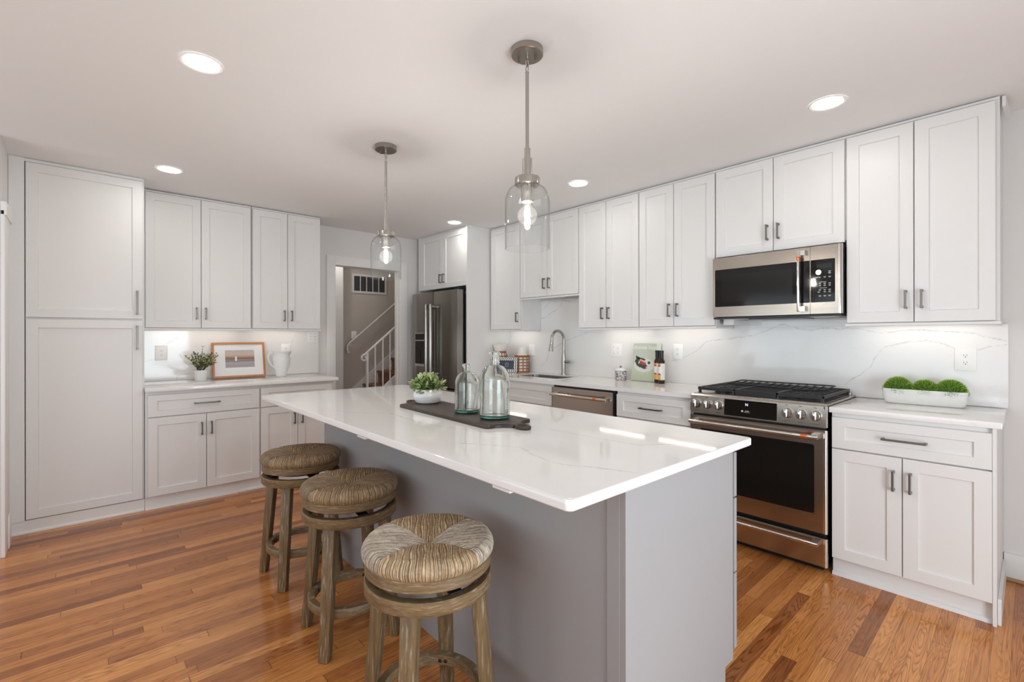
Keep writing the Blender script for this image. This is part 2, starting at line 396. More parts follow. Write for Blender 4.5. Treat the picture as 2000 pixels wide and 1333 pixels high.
def window(n, ax, a0, a1, z0, z1, pos):
    bm = BM(); k = 4 if a1-a0 > 3 else 2
    for i in range(k+1):
        a = a0+(a1-a0)*i/k
        if ax == 'y': box(bm, pos-0.03, pos+0.05, a-0.04, a+0.04, z0, z1)
        else: box(bm, a-0.04, a+0.04, pos-0.05, pos+0.03, z0, z1)
    for z in (z0, z1-0.08):
        if ax == 'y': box(bm, pos-0.03, pos+0.05, a0, a1, z, z+0.08)
        else: box(bm, a0, a1, pos-0.05, pos+0.03, z, z+0.08)
    w = struct('window_%d' % n, bm, TRIM)
    bm = BM()
    if ax == 'y': box(bm, pos+0.005, pos+0.009, a0, a1, z0, z1)
    else: box(bm, a0, a1, pos-0.009, pos-0.005, z0, z1)
    obj('pane', bm, PANE, w)
window(1, 'y', -3.5, -2.0, 0.0, 2.2, 6.55); window(2, 'x', 1.0, 6.2, 0.3, 2.4, -7.35)
# doorway casing
bm = BM()
box(bm, 0.0, 0.018, -1.706, DY0, 0, 2.18, 0.003); box(bm, 0.0, 0.018, DY1, -0.735, 0, 2.18, 0.003); box(bm, 0.0, 0.019, DY0-0.001, DY1+0.001, DZ, 2.18, 0.003)
box(bm, -0.112, -0.0005, DY0-0.0155, DY0, 0, DZ); box(bm, -0.112, -0.0005, DY1, DY1+0.0155, 0, DZ); box(bm, -0.112, -0.0005, DY0-0.0155, DY1+0.0155, DZ, DZ+0.0125)
box(bm, -0.075, -0.040, DY1-0.010, DY1-0.0002, 0, DZ-0.0002)
struct('trim_1', bm, TRIM, smooth=30)
# casing of the opening beside the pantry
bm = BM(); box(bm, 0.72, 0.80, -3.998, -3.984, 0.0, 2.02, 0.003); box(bm, 0.80, 1.02, -3.998, -3.978, 0.0, 2.05, 0.004); box(bm, 0.70, 1.02, -3.998, -3.97, 2.02, 2.10, 0.004)
box(bm, 0.78, 0.87, -3.998, -3.972, 0.0, 0.20, 0.005)
struct('trim_2', bm, TRIM, smooth=30)
bm = BM(); box(bm, 4.99, 6.5, -0.014, 0.0, 0.018, 0.145, 0.003); struct('baseboard_back', bm, TRIM, smooth=30)
bm = BM(); box(bm, 4.99, 6.5, -0.022, 0.0, 0.0, 0.018, 0.005); struct('trim_3', bm, wood('bare_shoe_wood', (0.28, 0.17, 0.10), (0.45, 0.30, 0.19), 0.6, 0))

# ------------------------------------------------------------------ cabinets
def shaker(bm, x0, x1, z0, z1, y=0.0, th=0.02, st=0.058, rl=0.058, rec=0.010):
    def loop(dx, dz, yy): return [bm.verts.new((a, yy, b)) for a, b in ((x0+dx, z0+dz), (x1-dx, z0+dz), (x1-dx, z1-dz), (x0+dx, z1-dz))]
    L = [loop(0, 0, y+th), loop(0, 0, y+0.002), loop(0.002, 0.002, y), loop(st, rl, y), loop(st+0.0035, rl+0.0035, y+rec)]
    for a, b in zip(L[:-1], L[1:]):
        for i in range(4): bm.faces.new((a[i], a[(i+1) % 4], b[(i+1) % 4], b[i]))
    bm.faces.new(L[-1]); bm.faces.new(L[0][::-1])
def pull(parent, cx, cz, ln, vertical, y=0.0, name='handle'):
    bm = BM(); w = 0.0105
    if vertical:
        box(bm, cx-w/2, cx+w/2, y-0.034, y-0.025, cz-ln/2, cz+ln/2, 0.0015)
        for s in (-1, 1): box(bm, cx-w/2, cx+w/2, y-0.027, y+0.001, cz+s*(ln/2-0.006)-0.006, cz+s*(ln/2-0.006)+0.006, 0.001)
    else:
        box(bm, cx-ln/2, cx+ln/2, y-0.034, y-0.025, cz-w/2, cz+w/2, 0.0015)
        for s in (-1, 1): box(bm, cx+s*(ln/2-0.006)-0.006, cx+s*(ln/2-0.006)+0.006, y-0.027, y+0.001, cz-w/2, cz+w/2, 0.001)
    return obj(name, bm, PULL, parent)
def door(parent, x0, x1, z0, z1, hs=None, hz=None, hl=0.10, mat=None, name='door', st=0.058):
    """hs: side of the pull ('l' or 'r'); hz: its centre height"""
    bm = BM(); shaker(bm, x0, x1, z0, z1, st=st); d = obj(name, bm, mat or WHITE, parent)
    if hs: pull(d, (x0+0.031) if hs == 'l' else (x1-0.031), hz, hl, True)
    return d
def drawer(parent, x0, x1, z0, z1, hl=0.176, mat=None):
    bm = BM(); shaker(bm, x0, x1, z0, z1, st=0.058, rl=0.046); d = obj('drawer', bm, mat or WHITE, parent)
    if hl: pull(d, (x0+x1)/2, (z0+z1)/2, hl, False)
    return d
def carcass(parent, x0, x1, y1, z0, z1, mat=None, name='body', yf=0.0225):
    bm = BM(); box(bm, x0, x1, yf, y1, z0, z1, 0.001, 1); return obj(name, bm, mat or WHITE, parent)
ZB, ZT = 1.3757, 2.4600
def upper(name, label, loc, rz, w, splits, z0, depth, rail=True, hs=None, group=None, zt=ZT, ends=(0.004, 0.004)):
    """wall cabinet; local x along the wall, y into the wall, door face at y=0"""
    t = thing(name, label, 'cabinet', loc, rz, group)
    carcass(t, -ends[0], w+ends[1], depth, z0+0.012, ZC-0.007)
    xs = [0.0]+splits+[w]
    for i, (a, b) in enumerate(zip(xs[:-1], xs[1:])):
        side = hs or ('r' if i == 0 else 'l')
        door(t, a+0.0022, b-0.0022, z0, zt, side, z0+0.122)
    bm = BM(); box(bm, -ends[0], w+ends[1], 0.016, 0.022, zt+0.007, ZC-0.007, 0.001); obj('top_trim', bm, WHITE, t)
    if rail:
        bm = BM(); box(bm, -ends[0]-0.004, w+ends[1]+0.004, 0.004, 0.026, z0-0.020, z0-0.003, 0.004); box(bm, -ends[0], w+ends[1], 0.0215, 0.032, z0-0.018, z0+0.0125); box(bm, w+ends[1]-0.012, w+ends[1]-0.001, 0.03, depth-0.02, z0-0.018, z0+0.0125)
        box(bm, w+ends[1]-0.016, w+ends[1]+0.004, 0.02, depth-0.02, z0-0.020, z0-0.003, 0.004); obj('light_rail', bm, WHITE, t)
    return t
YU = -0.321; DU = 0.319
# wall cabinets along the range wall, from the fridge to the open end
upper('wall_cabinet', 'narrow single-door white wall cabinet in the corner beside the refrigerator panel', (1.0923, YU, 0), 0, 0.4662, [], ZB, DU, hs='r')
upper('wall_cabinet', 'short two-door white wall cabinet hung above the sink', (1.5625, YU-0.001, 0), 0, 0.767, [0.380], 1.6906, DU)
upper('wall_cabinet', 'tall two-door white wall cabinet beside the short sink cabinet, above the wide outlet plate', (2.3337, YU, 0), 0, 0.6215, [0.3006], ZB, DU)
upper('wall_cabinet', 'tall two-door white wall cabinet next to the microwave, above the cookbook and bottles', (2.9595, YU, 0), 0, 0.6180, [0.3010], ZB, DU)
upper('wall_cabinet', 'short two-door white wall cabinet directly above the microwave', (3.5835, YU, 0), 0, 0.7675, [0.377], 1.8542, DU, rail=False)
t = upper('wall_cabinet', 'tall two-door white wall cabinet at the open end, above the moss planter', (4.3575, YU, 0), 0, 0.6170, [0.3055], ZB, DU, ends=(0.004, 0.012))
bm = BM(); beam(bm, (0.643, 0.02, ZC-0.035), (0.655, 0.20, ZC-0.055), 0.012, 0.05); obj('loose_trim', bm, WHITE, t)
# wall cabinets on the left wall
XU = 0.3521; RZ = PI/2
upper('wall_cabinet', 'wide two-door white wall cabinet next to the tall pantry, above the small plant', (XU, -3.2718, 0), RZ, 0.7589, [0.3782], ZB, 0.350)
upper('wall_cabinet', 'narrower two-door white wall cabinet beside the doorway, above the white pitcher', (XU, -2.5010, 0), RZ, 0.6059, [0.3004], ZB, 0.350)
# pantry
t = thing('pantry_cabinet', 'floor-to-ceiling white pantry cabinet with two stacked doors', 'cabinet', (0.6246, -3.9178, 0), RZ)
W = 0.6094
carcass(t, -0.004, W+0.012, 0.622, 0.085, ZC-0.001)
door(t, 0.0, W, 1.4335, ZT, 'r', 1.553, 0.176); door(t, 0.0, W, 0.0911, 1.4210, 'r', 1.295, 0.176)
bm = BM(); box(bm, -0.0785, -0.0055, 0.004, 0.02, 0.085, ZC-0.002); obj('filler_strip', bm, WHITE, t)
bm = BM(); box(bm, -0.078, W+0.012, 0.012, 0.03, 0.0, 0.084); prism(bm, [(0.012, 0.0), (0.012, 0.018), (0.004, 0.014), (0.0, 0.008), (0.0, 0.0)], 'x', -0.07, W+0.01); obj('toe_kick', bm, WHITE, t)
bm = BM(); box(bm, -0.078, W+0.006, 0.010, 0.030, ZT+0.004, ZC-0.002, 0.002); obj('top_trim', bm, WHITE, t)
# base cabinets
def base(name, label, loc, rz, w, split, depth, drawers=None, doors=True, ends=(0.006, 0.006), ztop=0.884, pulls=True, hollow=False):
    t = thing(name, label, 'cabinet', loc, rz)
    if hollow:
        bm = BM(); box(bm, -ends[0], -ends[0]+0.018, 0.0225, depth, 0.095, ztop); box(bm, w+ends[1]-0.018, w+ends[1], 0.0225, depth, 0.095, ztop); box(bm, -ends[0]+0.018, w+ends[1]-0.018, 0.0225, depth, 0.095, 0.113)
        box(bm, -ends[0]+0.018, w+ends[1]-0.018, 0.0225, 0.040, 0.113, ztop); obj('body', bm, WHITE, t)
    else: carcass(t, -ends[0], w+ends[1], depth, 0.095, ztop)
    drawer(t, 0.0, w, 0.6961, 0.8607, 0.176 if pulls else 0)
    if doors:
        door(t, 0.0, split-0.002, 0.1001, 0.6895, 'r', 0.575); door(t, split+0.002, w, 0.1001, 0.6895, 'l', 0.575)
    else:
        drawer(t, 0.0, w, 0.4050, 0.6895); drawer(t, 0.0, w, 0.1001, 0.3985)
    bm = BM(); box(bm, -ends[0], w+ends[1], 0.040, 0.055, 0.0, 0.096)
    prism(bm, [(0.041, 0.0), (0.041, 0.020), (0.030, 0.017), (0.022, 0.010), (0.020, 0.0)], 'x', -ends[0], w+ends[1]); obj('toe_kick', bm, WHITE, t)
    return t
YB = -0.6374; DB = 0.632
t = base('base_cabinet', 'white base cabinet with one drawer over two doors, to the side of the range', (4.3600, YB, 0), 0, 0.6110, 0.2975, DB, ends=(0.004, 0.014))
bm = BM(); box(bm, 0.612, 0.626, 0.0, DB, 0.0, 0.884, 0.001, 1); obj('end_panel', bm, WHITE, t)
bm = BM(); prism(bm, [(0.030, 0.0), (0.030, 0.105), (0.036, 0.115), (0.60, 0.115), (0.60, 0.0)], 'x', 0.627, 0.639); obj('loose_trim', bm, WHITE, t)
base('base_cabinet', 'white three-drawer base cabinet between the dishwasher and the range', (2.9645, YB, 0), 0, 0.5920, 0.3, DB, doors=False)
base('base_cabinet', 'white sink base cabinet beside the dishwasher, partly behind the glass bottles', (1.0900, YB, 0), 0, 1.2060, 0.60, DB, pulls=False, hollow=True)
XB = 0.6523
base('base_cabinet', 'white base cabinet with a drawer and two doors, standing next to the pantry', (XB, -3.2809, 0), RZ, 0.7586, 0.3743, 0.648, ends=(0.0135, 0.006), ztop=0.889)
base('base_cabinet', 'white base cabinet with a drawer and two doors, behind the island end', (XB, -2.5100, 0), RZ, 0.6065, 0.303, 0.648, ends=(0.006, 0.028), ztop=0.889)
# refrigerator surround
t = thing('refrigerator_surround', 'white two-door cabinet above the refrigerator with a full-height side panel', 'cabinet', (0.0, -0.6279, 0))
carcass(t, 0.100, 1.050, 0.626, 1.860, ZC-0.001)
door(t, 0.1600, 0.6105, 1.8463, ZT, 'r', 1.955); door(t, 0.6135, 1.0500, 1.8463, ZT, 'l', 1.955)
bm = BM(); box(bm, 1.0520, 1.0710, 0.0, 0.626, 0.0, ZC-0.001, 0.001, 1); obj('side_panel', bm, WHITE, t)
bm = BM(); box(bm, 0.085, 0.150, 0.008, 0.024, 1.850, ZC-0.002); obj('filler_strip', bm, WHITE, t)
bm = BM(); box(bm, 0.085, 0.100, 0.010, 0.620, 0.0, 1.850); obj('side_panel', bm, WHITE, t)

# ------------------------------------------------------------------ island
ROT = math.radians(-0.7)
isl = thing('kitchen_island', 'grey-painted kitchen island base under the large white worktop', 'island', (4.364, -2.800, 0), ROT)
# local: x negative towards the far end, y positive towards the range
bm = BM(); box(bm, -2.27, -0.047, 0.275, 0.936, 0.10, 0.8835, 0.001, 1); box(bm, -2.25, -0.06, 0.275, 0.865, 0.0, 0.11); obj('body', bm, GREY, isl)
bm = BM(); box(bm, -2.29, -0.060, 0.262, 0.274, 0.0, 0.8835, 0.001, 1); obj('back_panel', bm, GREY, isl)
bm = BM(); prism(bm, [(0.258, 0.0), (0.258, 0.8835), (0.932, 0.8835), (0.932, 0.105), (0.868, 0.105), (0.868, 0.0)], 'x', -0.046, -0.028); obj('end_panel', bm, GREY, isl)
bm = BM(); box(bm, -0.092, -0.0465, 0.2572, 0.2745, 0.0, 0.8835, 0.002, 2); obj('corner_strip', bm, GREY, isl)
def island_front(x0, x1, zs):
    for a, b in zs:
        bm = BM(); box(bm, x0, x1, 0.948, 0.970, a, b, 0.002); obj('drawer', bm, GREY, isl)
for x0, x1 in ((-0.79, -0.030), (-1.53, -0.80), (-2.26, -1.54)): island_front(x0, x1, ((0.70, 0.865), (0.42, 0.694), (0.135, 0.414)))
for xb in (-0.275, -1.19):
    bm = BM(); box(bm, xb-0.03, xb+0.045, 0.012, 0.27, 0.870, 0.8835, 0.002); obj('support_bracket', bm, TRIM, isl)

IS = [[(3.703, -2.634), (3.8, -2.575), (3.893, -2.521), (4.015, -2.565), (4.1, -2.582), (4.168, -2.569), (4.236, -2.527), (4.319, -2.498), (4.361, -2.483)],
      [(3.745, -2.213), (3.99, -2.203), (4.154, -2.192), (4.24, -2.075), (4.356, -2.018)],
      [(2.613, -2.667), (2.717, -2.656), (2.801, -2.612), (2.927, -2.5), (3.13, -2.519), (3.26, -2.523), (3.361, -2.512), (3.487, -2.476), (3.654, -2.448), (3.764, -2.386)]]
def worktop(name, label, x0, x1, y0, y1, z0, z1, loc=(0, 0, 0), rz=0.0, rc=0.018, veins=None, step=0.006, hole=None):
    """slab with rounded corners and an eased edge"""
    bm = BM(); lay = bm.verts.layers.float.new('vein')
    f = vein_field(veins, 0.0042, 5) if veins else (lambda a, b: 0.0)
    e = 0.004
    if hole or not veins:
        if hole:
            h = hole
            for a, b, c, d in ((x0, h[0], y0, y1), (h[1], x1, y0, y1), (h[0], h[1], y0, h[2]), (h[0], h[1], h[3], y1)): box(bm, a, b, c, d, z0, z1)
            bmesh.ops.remove_doubles(bm, verts=bm.verts[:], dist=1e-5)
        else: box(bm, x0, x1, y0, y1, z0, z1, e, 2)
    else:
        poly = []
        for cx, cy, a0 in ((x1-rc, y1-rc, 0), (x0+rc, y1-rc, PI/2), (x0+rc, y0+rc, PI), (x1-rc, y0+rc, 1.5*PI)):
            for k in range(7): poly.append((cx+rc*math.cos(a0+k*PI/12), cy+rc*math.sin(a0+k*PI/12)))
        cxm, cym = (x0+x1)/2, (y0+y1)/2
        def ins(d): return [(px - math.copysign(d, px-cxm), py - math.copysign(d, py-cym)) for px, py in poly]
        loops = [[bm.verts.new((a, b, z)) for a, b in ins(d)] for d, z in ((e, z0), (0, z0+e), (0, z1-e), (e*0.3, z1-e*0.3), (e, z1))]
        for L in loops:
            for v in L: v[lay] = f(v.co.x, v.co.y)*0.8
        n = len(poly)
        for a, b in zip(loops[:-1], loops[1:]):
            for i in range(n): bm.faces.new((a[i], a[(i+1) % n], b[(i+1) % n], b[i]))
        bm.faces.new(loops[0][::-1])
        # top: dense field inside, ring around
        m = rc+0.002
        veined_grid(bm, x0+m, x1-m, y0+m, y1-m, step, lambda u, v: (u, v, z1), f, lay)
        q = [bm.verts.new((a, b, z1)) for a, b in ((x1-m, y1-m), (x0+m, y1-m), (x0+m, y0+m), (x1-m, y0+m))]
        T = loops[-1]
        for s in range(4):
            for k in range(6): bm.faces.new((q[s], T[s*7+k], T[s*7+k+1]))
            a, b = q[s], q[(s+1) % 4]; c, d = T[s*7+6], T[((s+1) % 4)*7]
            N = 80; pa, pc = a, c
            for k in range(1, N+1):
                na = b if k == N else bm.verts.new(a.co.lerp(b.co, k/N)); nc = d if k == N else bm.verts.new(c.co.lerp(d.co, k/N))
                na[lay] = f(na.co.x, na.co.y); nc[lay] = f(nc.co.x, nc.co.y)
                bm.faces.new((pa, na, nc, pc)); pa, pc = na, nc
    o = obj(name, bm, QUARTZV if veins else QUARTZ, smooth=30); o.location = loc; o.rotation_euler = (0, 0, rz)
    return tag(o, label, 'worktop')
ci, si = math.cos(-ROT), math.sin(-ROT)
def toloc(p): dx, dy = p[0]-4.364, p[1]+2.800; return (dx*ci-dy*si, dx*si+dy*ci)
worktop('island_worktop', 'large white veined stone worktop of the kitchen island', -2.690, 0.0, -0.004, 1.040, 0.884, 0.914, (4.364, -2.800, 0), ROT, veins=[[toloc(p) for p in pl] for pl in IS])
# other worktops
worktop('worktop', 'white stone worktop beneath the moss planter, at the open side of the range', 4.3475, 5.004, -0.645, -0.0215, 0.8845, 0.9145)
worktop('worktop', 'long white stone worktop with the sink cutout, from refrigerator panel to range', 1.0725, 3.5650, -0.645, -0.0215, 0.8845, 0.9145, hole=(1.60, 2.19, -0.455, -0.135))
worktop('worktop', 'white stone worktop on the wall of the pantry, holding pitcher and picture', 0.0215, 0.7000, -3.2975, -1.856, 0.8895, 0.9195)
# splashbacks
BS = [[(1.563, 1.555), (1.642, 1.612), (1.703, 1.67), (1.806, 1.66), (1.879, 1.668), (1.971, 1.651), (2.08, 1.675)],
      [(1.563, 1.489), (1.642, 1.507), (1.719, 1.549), (1.816, 1.584), (1.874, 1.648)],
      [(1.573, 0.989), (1.652, 1.05), (1.686, 1.147), (1.815, 1.205), (1.92, 1.261), (1.991, 1.277), (2.089, 1.307), (2.213, 1.337)],
      [(3.041, 1.091), (3.092, 1.097), (3.182, 1.125), (3.235, 1.152), (3.299, 1.184), (3.374, 1.258), (3.534, 1.28), (3.726, 1.303), (3.772, 1.325), (3.837, 1.35), (3.879, 1.368), (3.93, 1.383), (3.975, 1.366), (4.016, 1.351), (4.102, 1.337), (4.149, 1.35), (4.209, 1.351), (4.25, 1.34), (4.293, 1.352), (4.356, 1.344), (4.467, 1.317), (4.589, 1.331), (4.659, 1.337), (4.752, 1.324), (4.832, 1.32), (4.873, 1.314), (4.933, 1.292), (4.983, 1.278), (5.005, 1.27)],
      [(4.283, 0.986), (4.326, 1.028), (4.369, 1.057), (4.416, 1.104), (4.437, 1.162), (4.477, 1.226), (4.536, 1.246), (4.589, 1.261), (4.677, 1.274), (4.73, 1.262), (4.773, 1.243), (4.803, 1.229), (4.897, 1.222), (4.933, 1.239), (5.001, 1.251)]]
def splash(name, label, x0, x1, z0, z1, veins, back, front, axis):
    bm = BM(); lay = bm.verts.layers.float.new('vein'); f = vein_field(veins, 0.0036, 3)
    if axis == 'y': P = lambda d: (lambda u, v: (u, d, v))
    else: P = lambda d: (lambda u, v: (d, u, v))
    veined_grid(bm, x0, x1, z0, z1, 0.0055, P(front), f, lay)
    A = [(x0, z0), (x1, z0), (x1, z1), (x0, z1)]
    F = [bm.verts.new(P(front)(*a)) for a in A]; B = [bm.verts.new(P(back)(*a)) for a in A]
    for i in range(4): bm.faces.new((F[i], F[(i+1) % 4], B[(i+1) % 4], B[i]))
    bm.faces.new(B[::-1])
    return tag(obj(name, bm, QUARTZV), label, 'splashback')
def splash_join():
    f = 0.02
    o = splash('splashback', 'white stone splashback with grey veins running behind the range and sink', 1.0725, 5.008, 0.9150, 1.3620, BS, -0.0005, -f, 'y')
    return o
splash_join()
tagged = splash('splashback', 'small veined stone splashback panel directly beneath the short sink cabinet', 1.566, 2.326, 1.3625, 1.6780, BS, -0.0005, -0.02, 'y')
splash('splashback', 'short stone splashback strip between the microwave and the range splashback', 3.586, 4.350, 1.3625, 1.4250, BS, -0.0005, -0.02, 'y')
LS = [[(-3.258, 1.085), (-3.188, 1.105), (-3.117, 1.151)], [(-3.099, 1.24), (-3.044, 1.275), (-2.988, 1.339)], [(-3.026, 0.923), (-3.018, 0.955), (-2.924, 0.977)], [(-2.062, 1.239), (-2.022, 1.317)]]
splash('splashback', 'pale stone splashback behind the framed picture and white pitcher', -3.2975, -1.795, 0.9200, 1.3620, LS, 0.0005, 0.02, 'x')

# ------------------------------------------------------------------ lights
def downlight(x, y, label, r=0.083):
    t = thing('recessed_light', label, 'ceiling light', (x, y, ZC), 0, 'recessed ceiling lights')
    bm = BM(); lathe(bm, [(r*0.80, -0.0005), (r*0.82, -0.004), (r*0.95, -0.006), (r, -0.003), (r, -0.0005)], 40); obj('trim_ring', bm, TRIM, t, 40)
    bm = BM(); lathe(bm, [(0, -0.003), (r*0.81, -0.003), (r*0.81, -0.0008), (0, -0.0008)], 40); obj('lens', bm, LAMPW, t)
downlight(2.670, -3.260, 'round recessed ceiling light above the front of the stools, largest one')
downlight(0.982, -3.184, 'round recessed ceiling light in front of the pantry cabinet')
downlight(4.392, -0.837, 'round recessed ceiling light in front of the microwave cabinet')
downlight(2.729, -0.799, 'round recessed ceiling light between the near pendant and wall cabinets')
downlight(1.060, -0.780, 'round recessed ceiling light in front of the refrigerator cabinet', 0.075)
def light_bar(x0, x1, y0, y1, label, z=1.3855):
    t = thing('undercabinet_light', label, 'light bar', ((x0+x1)/2, (y0+y1)/2, z), 0, 'light bars under the wall cabinets')
    hx, hy = (x1-x0)/2, (y1-y0)/2
    bm = BM(); box(bm, -hx, hx, -hy, hy, -0.004, 0.0015); obj('housing', bm, TRIM, t)
    bm = BM(); box(bm, -hx+0.004, hx-0.004, -hy+0.004, hy-0.004, -0.007, -0.0042); obj('lens', bm, STRIP, t)
light_bar(1.14, 1.52, -0.14, -0.11, 'light bar beneath the corner cabinet by the refrigerator')
light_bar(2.42, 2.90, -0.14, -0.11, 'light bar above the patterned jar and green cookbook')
light_bar(3.02, 3.50, -0.14, -0.11, 'light bar above the outlet between bottles and range')
light_bar(4.42, 4.92, -0.14, -0.11, 'light bar above the moss planter')
light_bar(0.11, 0.14, -3.20, -2.58, 'light bar above the small plant near the pantry')
light_bar(0.11, 0.14, -2.44, -1.96, 'light bar above the white pitcher')

CANOPY = plain('canopy_metal', (0.40, 0.37, 0.33), 0.3, metal=1.0)
def pendant(x, y, label):
    t = thing('pendant_light', label, 'pendant light', (x, y, ZC), 0, 'glass pendant lights over the island')
    bm = BM(); lathe(bm, [(0, 0), (0.066, 0), (0.067, -0.024), (0.064, -0.027), (0, -0.027)], 48); obj('canopy', bm, CANOPY, t, 40)
    bm = BM()
    for a in (0.6, 0.6+PI): lathe(bm, [(0, -0.027), (0.004, -0.027), (0.004, -0.044), (0, -0.045)], 10, (0.035*math.cos(a), 0.035*math.sin(a), 0))
    obj('canopy_screw', bm, PULL, t, 40)
    bm = BM(); lathe(bm, [(0, -0.027), (0.006, -0.027), (0.006, -0.040), (0, -0.041)], 12)
    for k, z in enumerate((-0.056, -0.080)):
        pts = []
        for i in range(16):
            a = 2*PI*i/16; u, w = 0.007*math.cos(a), 0.015*math.sin(a)
            pts.append((u, 0, z+w) if k % 2 else (0, u, z+w))
        tube(bm, pts, 0.0022, 8, closed=True)
    obj('chain_link', bm, NICKEL, t, 40)
    bm = BM(); lathe(bm, [(0, -0.092), (0.0085, -0.094), (0.0075, -0.102), (0.0075, -0.415), (0, -0.415)], 20); obj('stem', bm, NICKEL, t, 40)
    bm = BM(); lathe(bm, [(0, -0.410), (0.0125, -0.410), (0.0125, -0.452), (0.0195, -0.453), (0.0195, -0.530), (0.050, -0.531), (0.052, -0.536), (0.052, -0.560), (0.045, -0.566), (0.0275, -0.567), (0.026, -0.6), (0.026, -0.632), (0.022, -0.633), (0, -0.633)], 40); obj('socket_cap', bm, NICKEL, t, 40)
    # glass jar shade, open below, with wall thickness
    outer = [(0.045, -0.562)]+[(0.050+0.043*math.sin(PI/2*k/12), -0.640+0.074*math.cos(PI/2*k/12)) for k in range(13)]+[(0.0930, -0.826)]
    inner = [(r-0.003, z) for r, z in outer[::-1]]
    bm = BM(); lathe(bm, outer+inner, 64, closed=True); obj('glass_shade', bm, SHADEG, t, 60)
    bm = BM(); pr = [(0.015, -0.634), (0.016, -0.646)]+[(0.041*math.sin(a), -0.688+0.041*math.cos(a)) for a in [0.55+(PI-0.55)*k/14 for k in range(15)]]
    lathe(bm, pr, 32); b = obj('bulb', bm, BULBG, t, 60)
    bm = BM(); lathe(bm, [(0, -0.645), (0.006, -0.647), (0.0095, -0.654), (0.0112, -0.666), (0.0116, -0.680), (0.0108, -0.693), (0.008, -0.702), (0, -0.706)], 20); obj('filament', bm, FILA, b, 60)
    return t
pendant(3.6857, -2.2804, 'clear glass pendant over the near half of the island, hanging lower in view')
pendant(2.3806, -2.2411, 'clear glass pendant over the far end of the island, in front of the doorway')

# ------------------------------------------------------------------ outlets and switches
def plate(name, label, cat, loc, rz, w, h, gangs):
    """gangs: list of (x offset, 'outlet'|'toggle')"""
    t = thing(name, label, cat, loc, rz)
    bm = BM(); box(bm, -w/2, w/2, -0.006, 0.0, -h/2, h/2, 0.003, 3); obj('plate', bm, PLASTIC, t, 40)
    for gx, kind in gangs:
        if kind == 'outlet':
            for dz in (-0.0195, 0.0195):
                bm = BM()
                poly = []
                for k in range(20):
                    a = 2*PI*k/20; poly.append((gx+0.0172*math.cos(a), dz+max(-0.0138, min(0.0138, 0.0172*math.sin(a)))))
                prism(bm, poly, 'y', -0.0078, -0.0055); s = obj('receptacle', bm, PLASTIC, t)
                bm = BM()
                box(bm, gx-0.0075, gx-0.0055, -0.0083, -0.0077, dz-0.001, dz+0.007); box(bm, gx+0.0055, gx+0.0075, -0.0083, -0.0077, dz, dz+0.007)
                lathe(bm, [(0, 0), (0.0026, 0), (0.0026, 0.0006), (0, 0.0006)], 10, (gx, -0.0083, dz-0.007), axis='y'); obj('slot', bm, SLOT, s)
        elif kind == 'toggle':
            bm = BM(); box(bm, gx-0.005, gx+0.005, -0.0075, -0.0055, -0.012, 0.012, 0.001)
            prism(bm, [(-0.006, -0.004), (-0.020, 0.006), (-0.020, 0.010), (-0.006, 0.005)], 'x', gx-0.0035, gx+0.0035); obj('toggle', bm, PLASTIC, t)
            bm = BM()
            for dz in (-0.030, 0.030): lathe(bm, [(0, 0), (0.003, 0), (0.003, 0.001), (0, 0.001)], 10, (gx, -0.0068, dz), axis='y')
            obj('screw', bm, PULL, t)
    return t
YS = -0.0202
plate('outlet_plate', 'wide white outlet and switch plate above the patterned jar', 'outlet', (2.529, YS, 1.173), 0, 0.118, 0.120, [(-0.025, 'toggle'), (0.022, 'outlet')])
plate('outlet_plate', 'white outlet plate on the splashback between the bottles and range', 'outlet', (3.134, YS, 1.173), 0, 0.088, 0.125, [(0, 'outlet')])
plate('outlet_plate', 'white outlet plate above the moss planter', 'outlet', (4.844, YS, 1.169), 0, 0.090, 0.128, [(0, 'outlet')])
plate('outlet_plate', 'white outlet plate half hidden behind the square wicker lantern', 'outlet', (1.43, YS, 1.150), 0, 0.088, 0.120, [])
plate('outlet_plate', 'white outlet plate between the pantry and the small plant', 'outlet', (0.0202, -3.135, 1.162), RZ, 0.088, 0.128, [(0, 'outlet')])
plate('outlet_plate', 'white outlet plate partly hidden behind the white pitcher', 'outlet', (0.0202, -2.120, 1.164), RZ, 0.088, 0.128, [(0, 'outlet')])
plate('switch_plate', 'white double switch plate at the splashback edge near the doorway', 'switch', (0.0202, -1.855, 1.300), RZ, 0.118, 0.120, [(-0.023, 'toggle'), (0.023, 'toggle')])
plate('switch_plate', 'white blank switch plate on the stairway wall behind the handrail', 'switch', (-0.999, -0.955, 1.322), RZ, 0.074, 0.105, [])

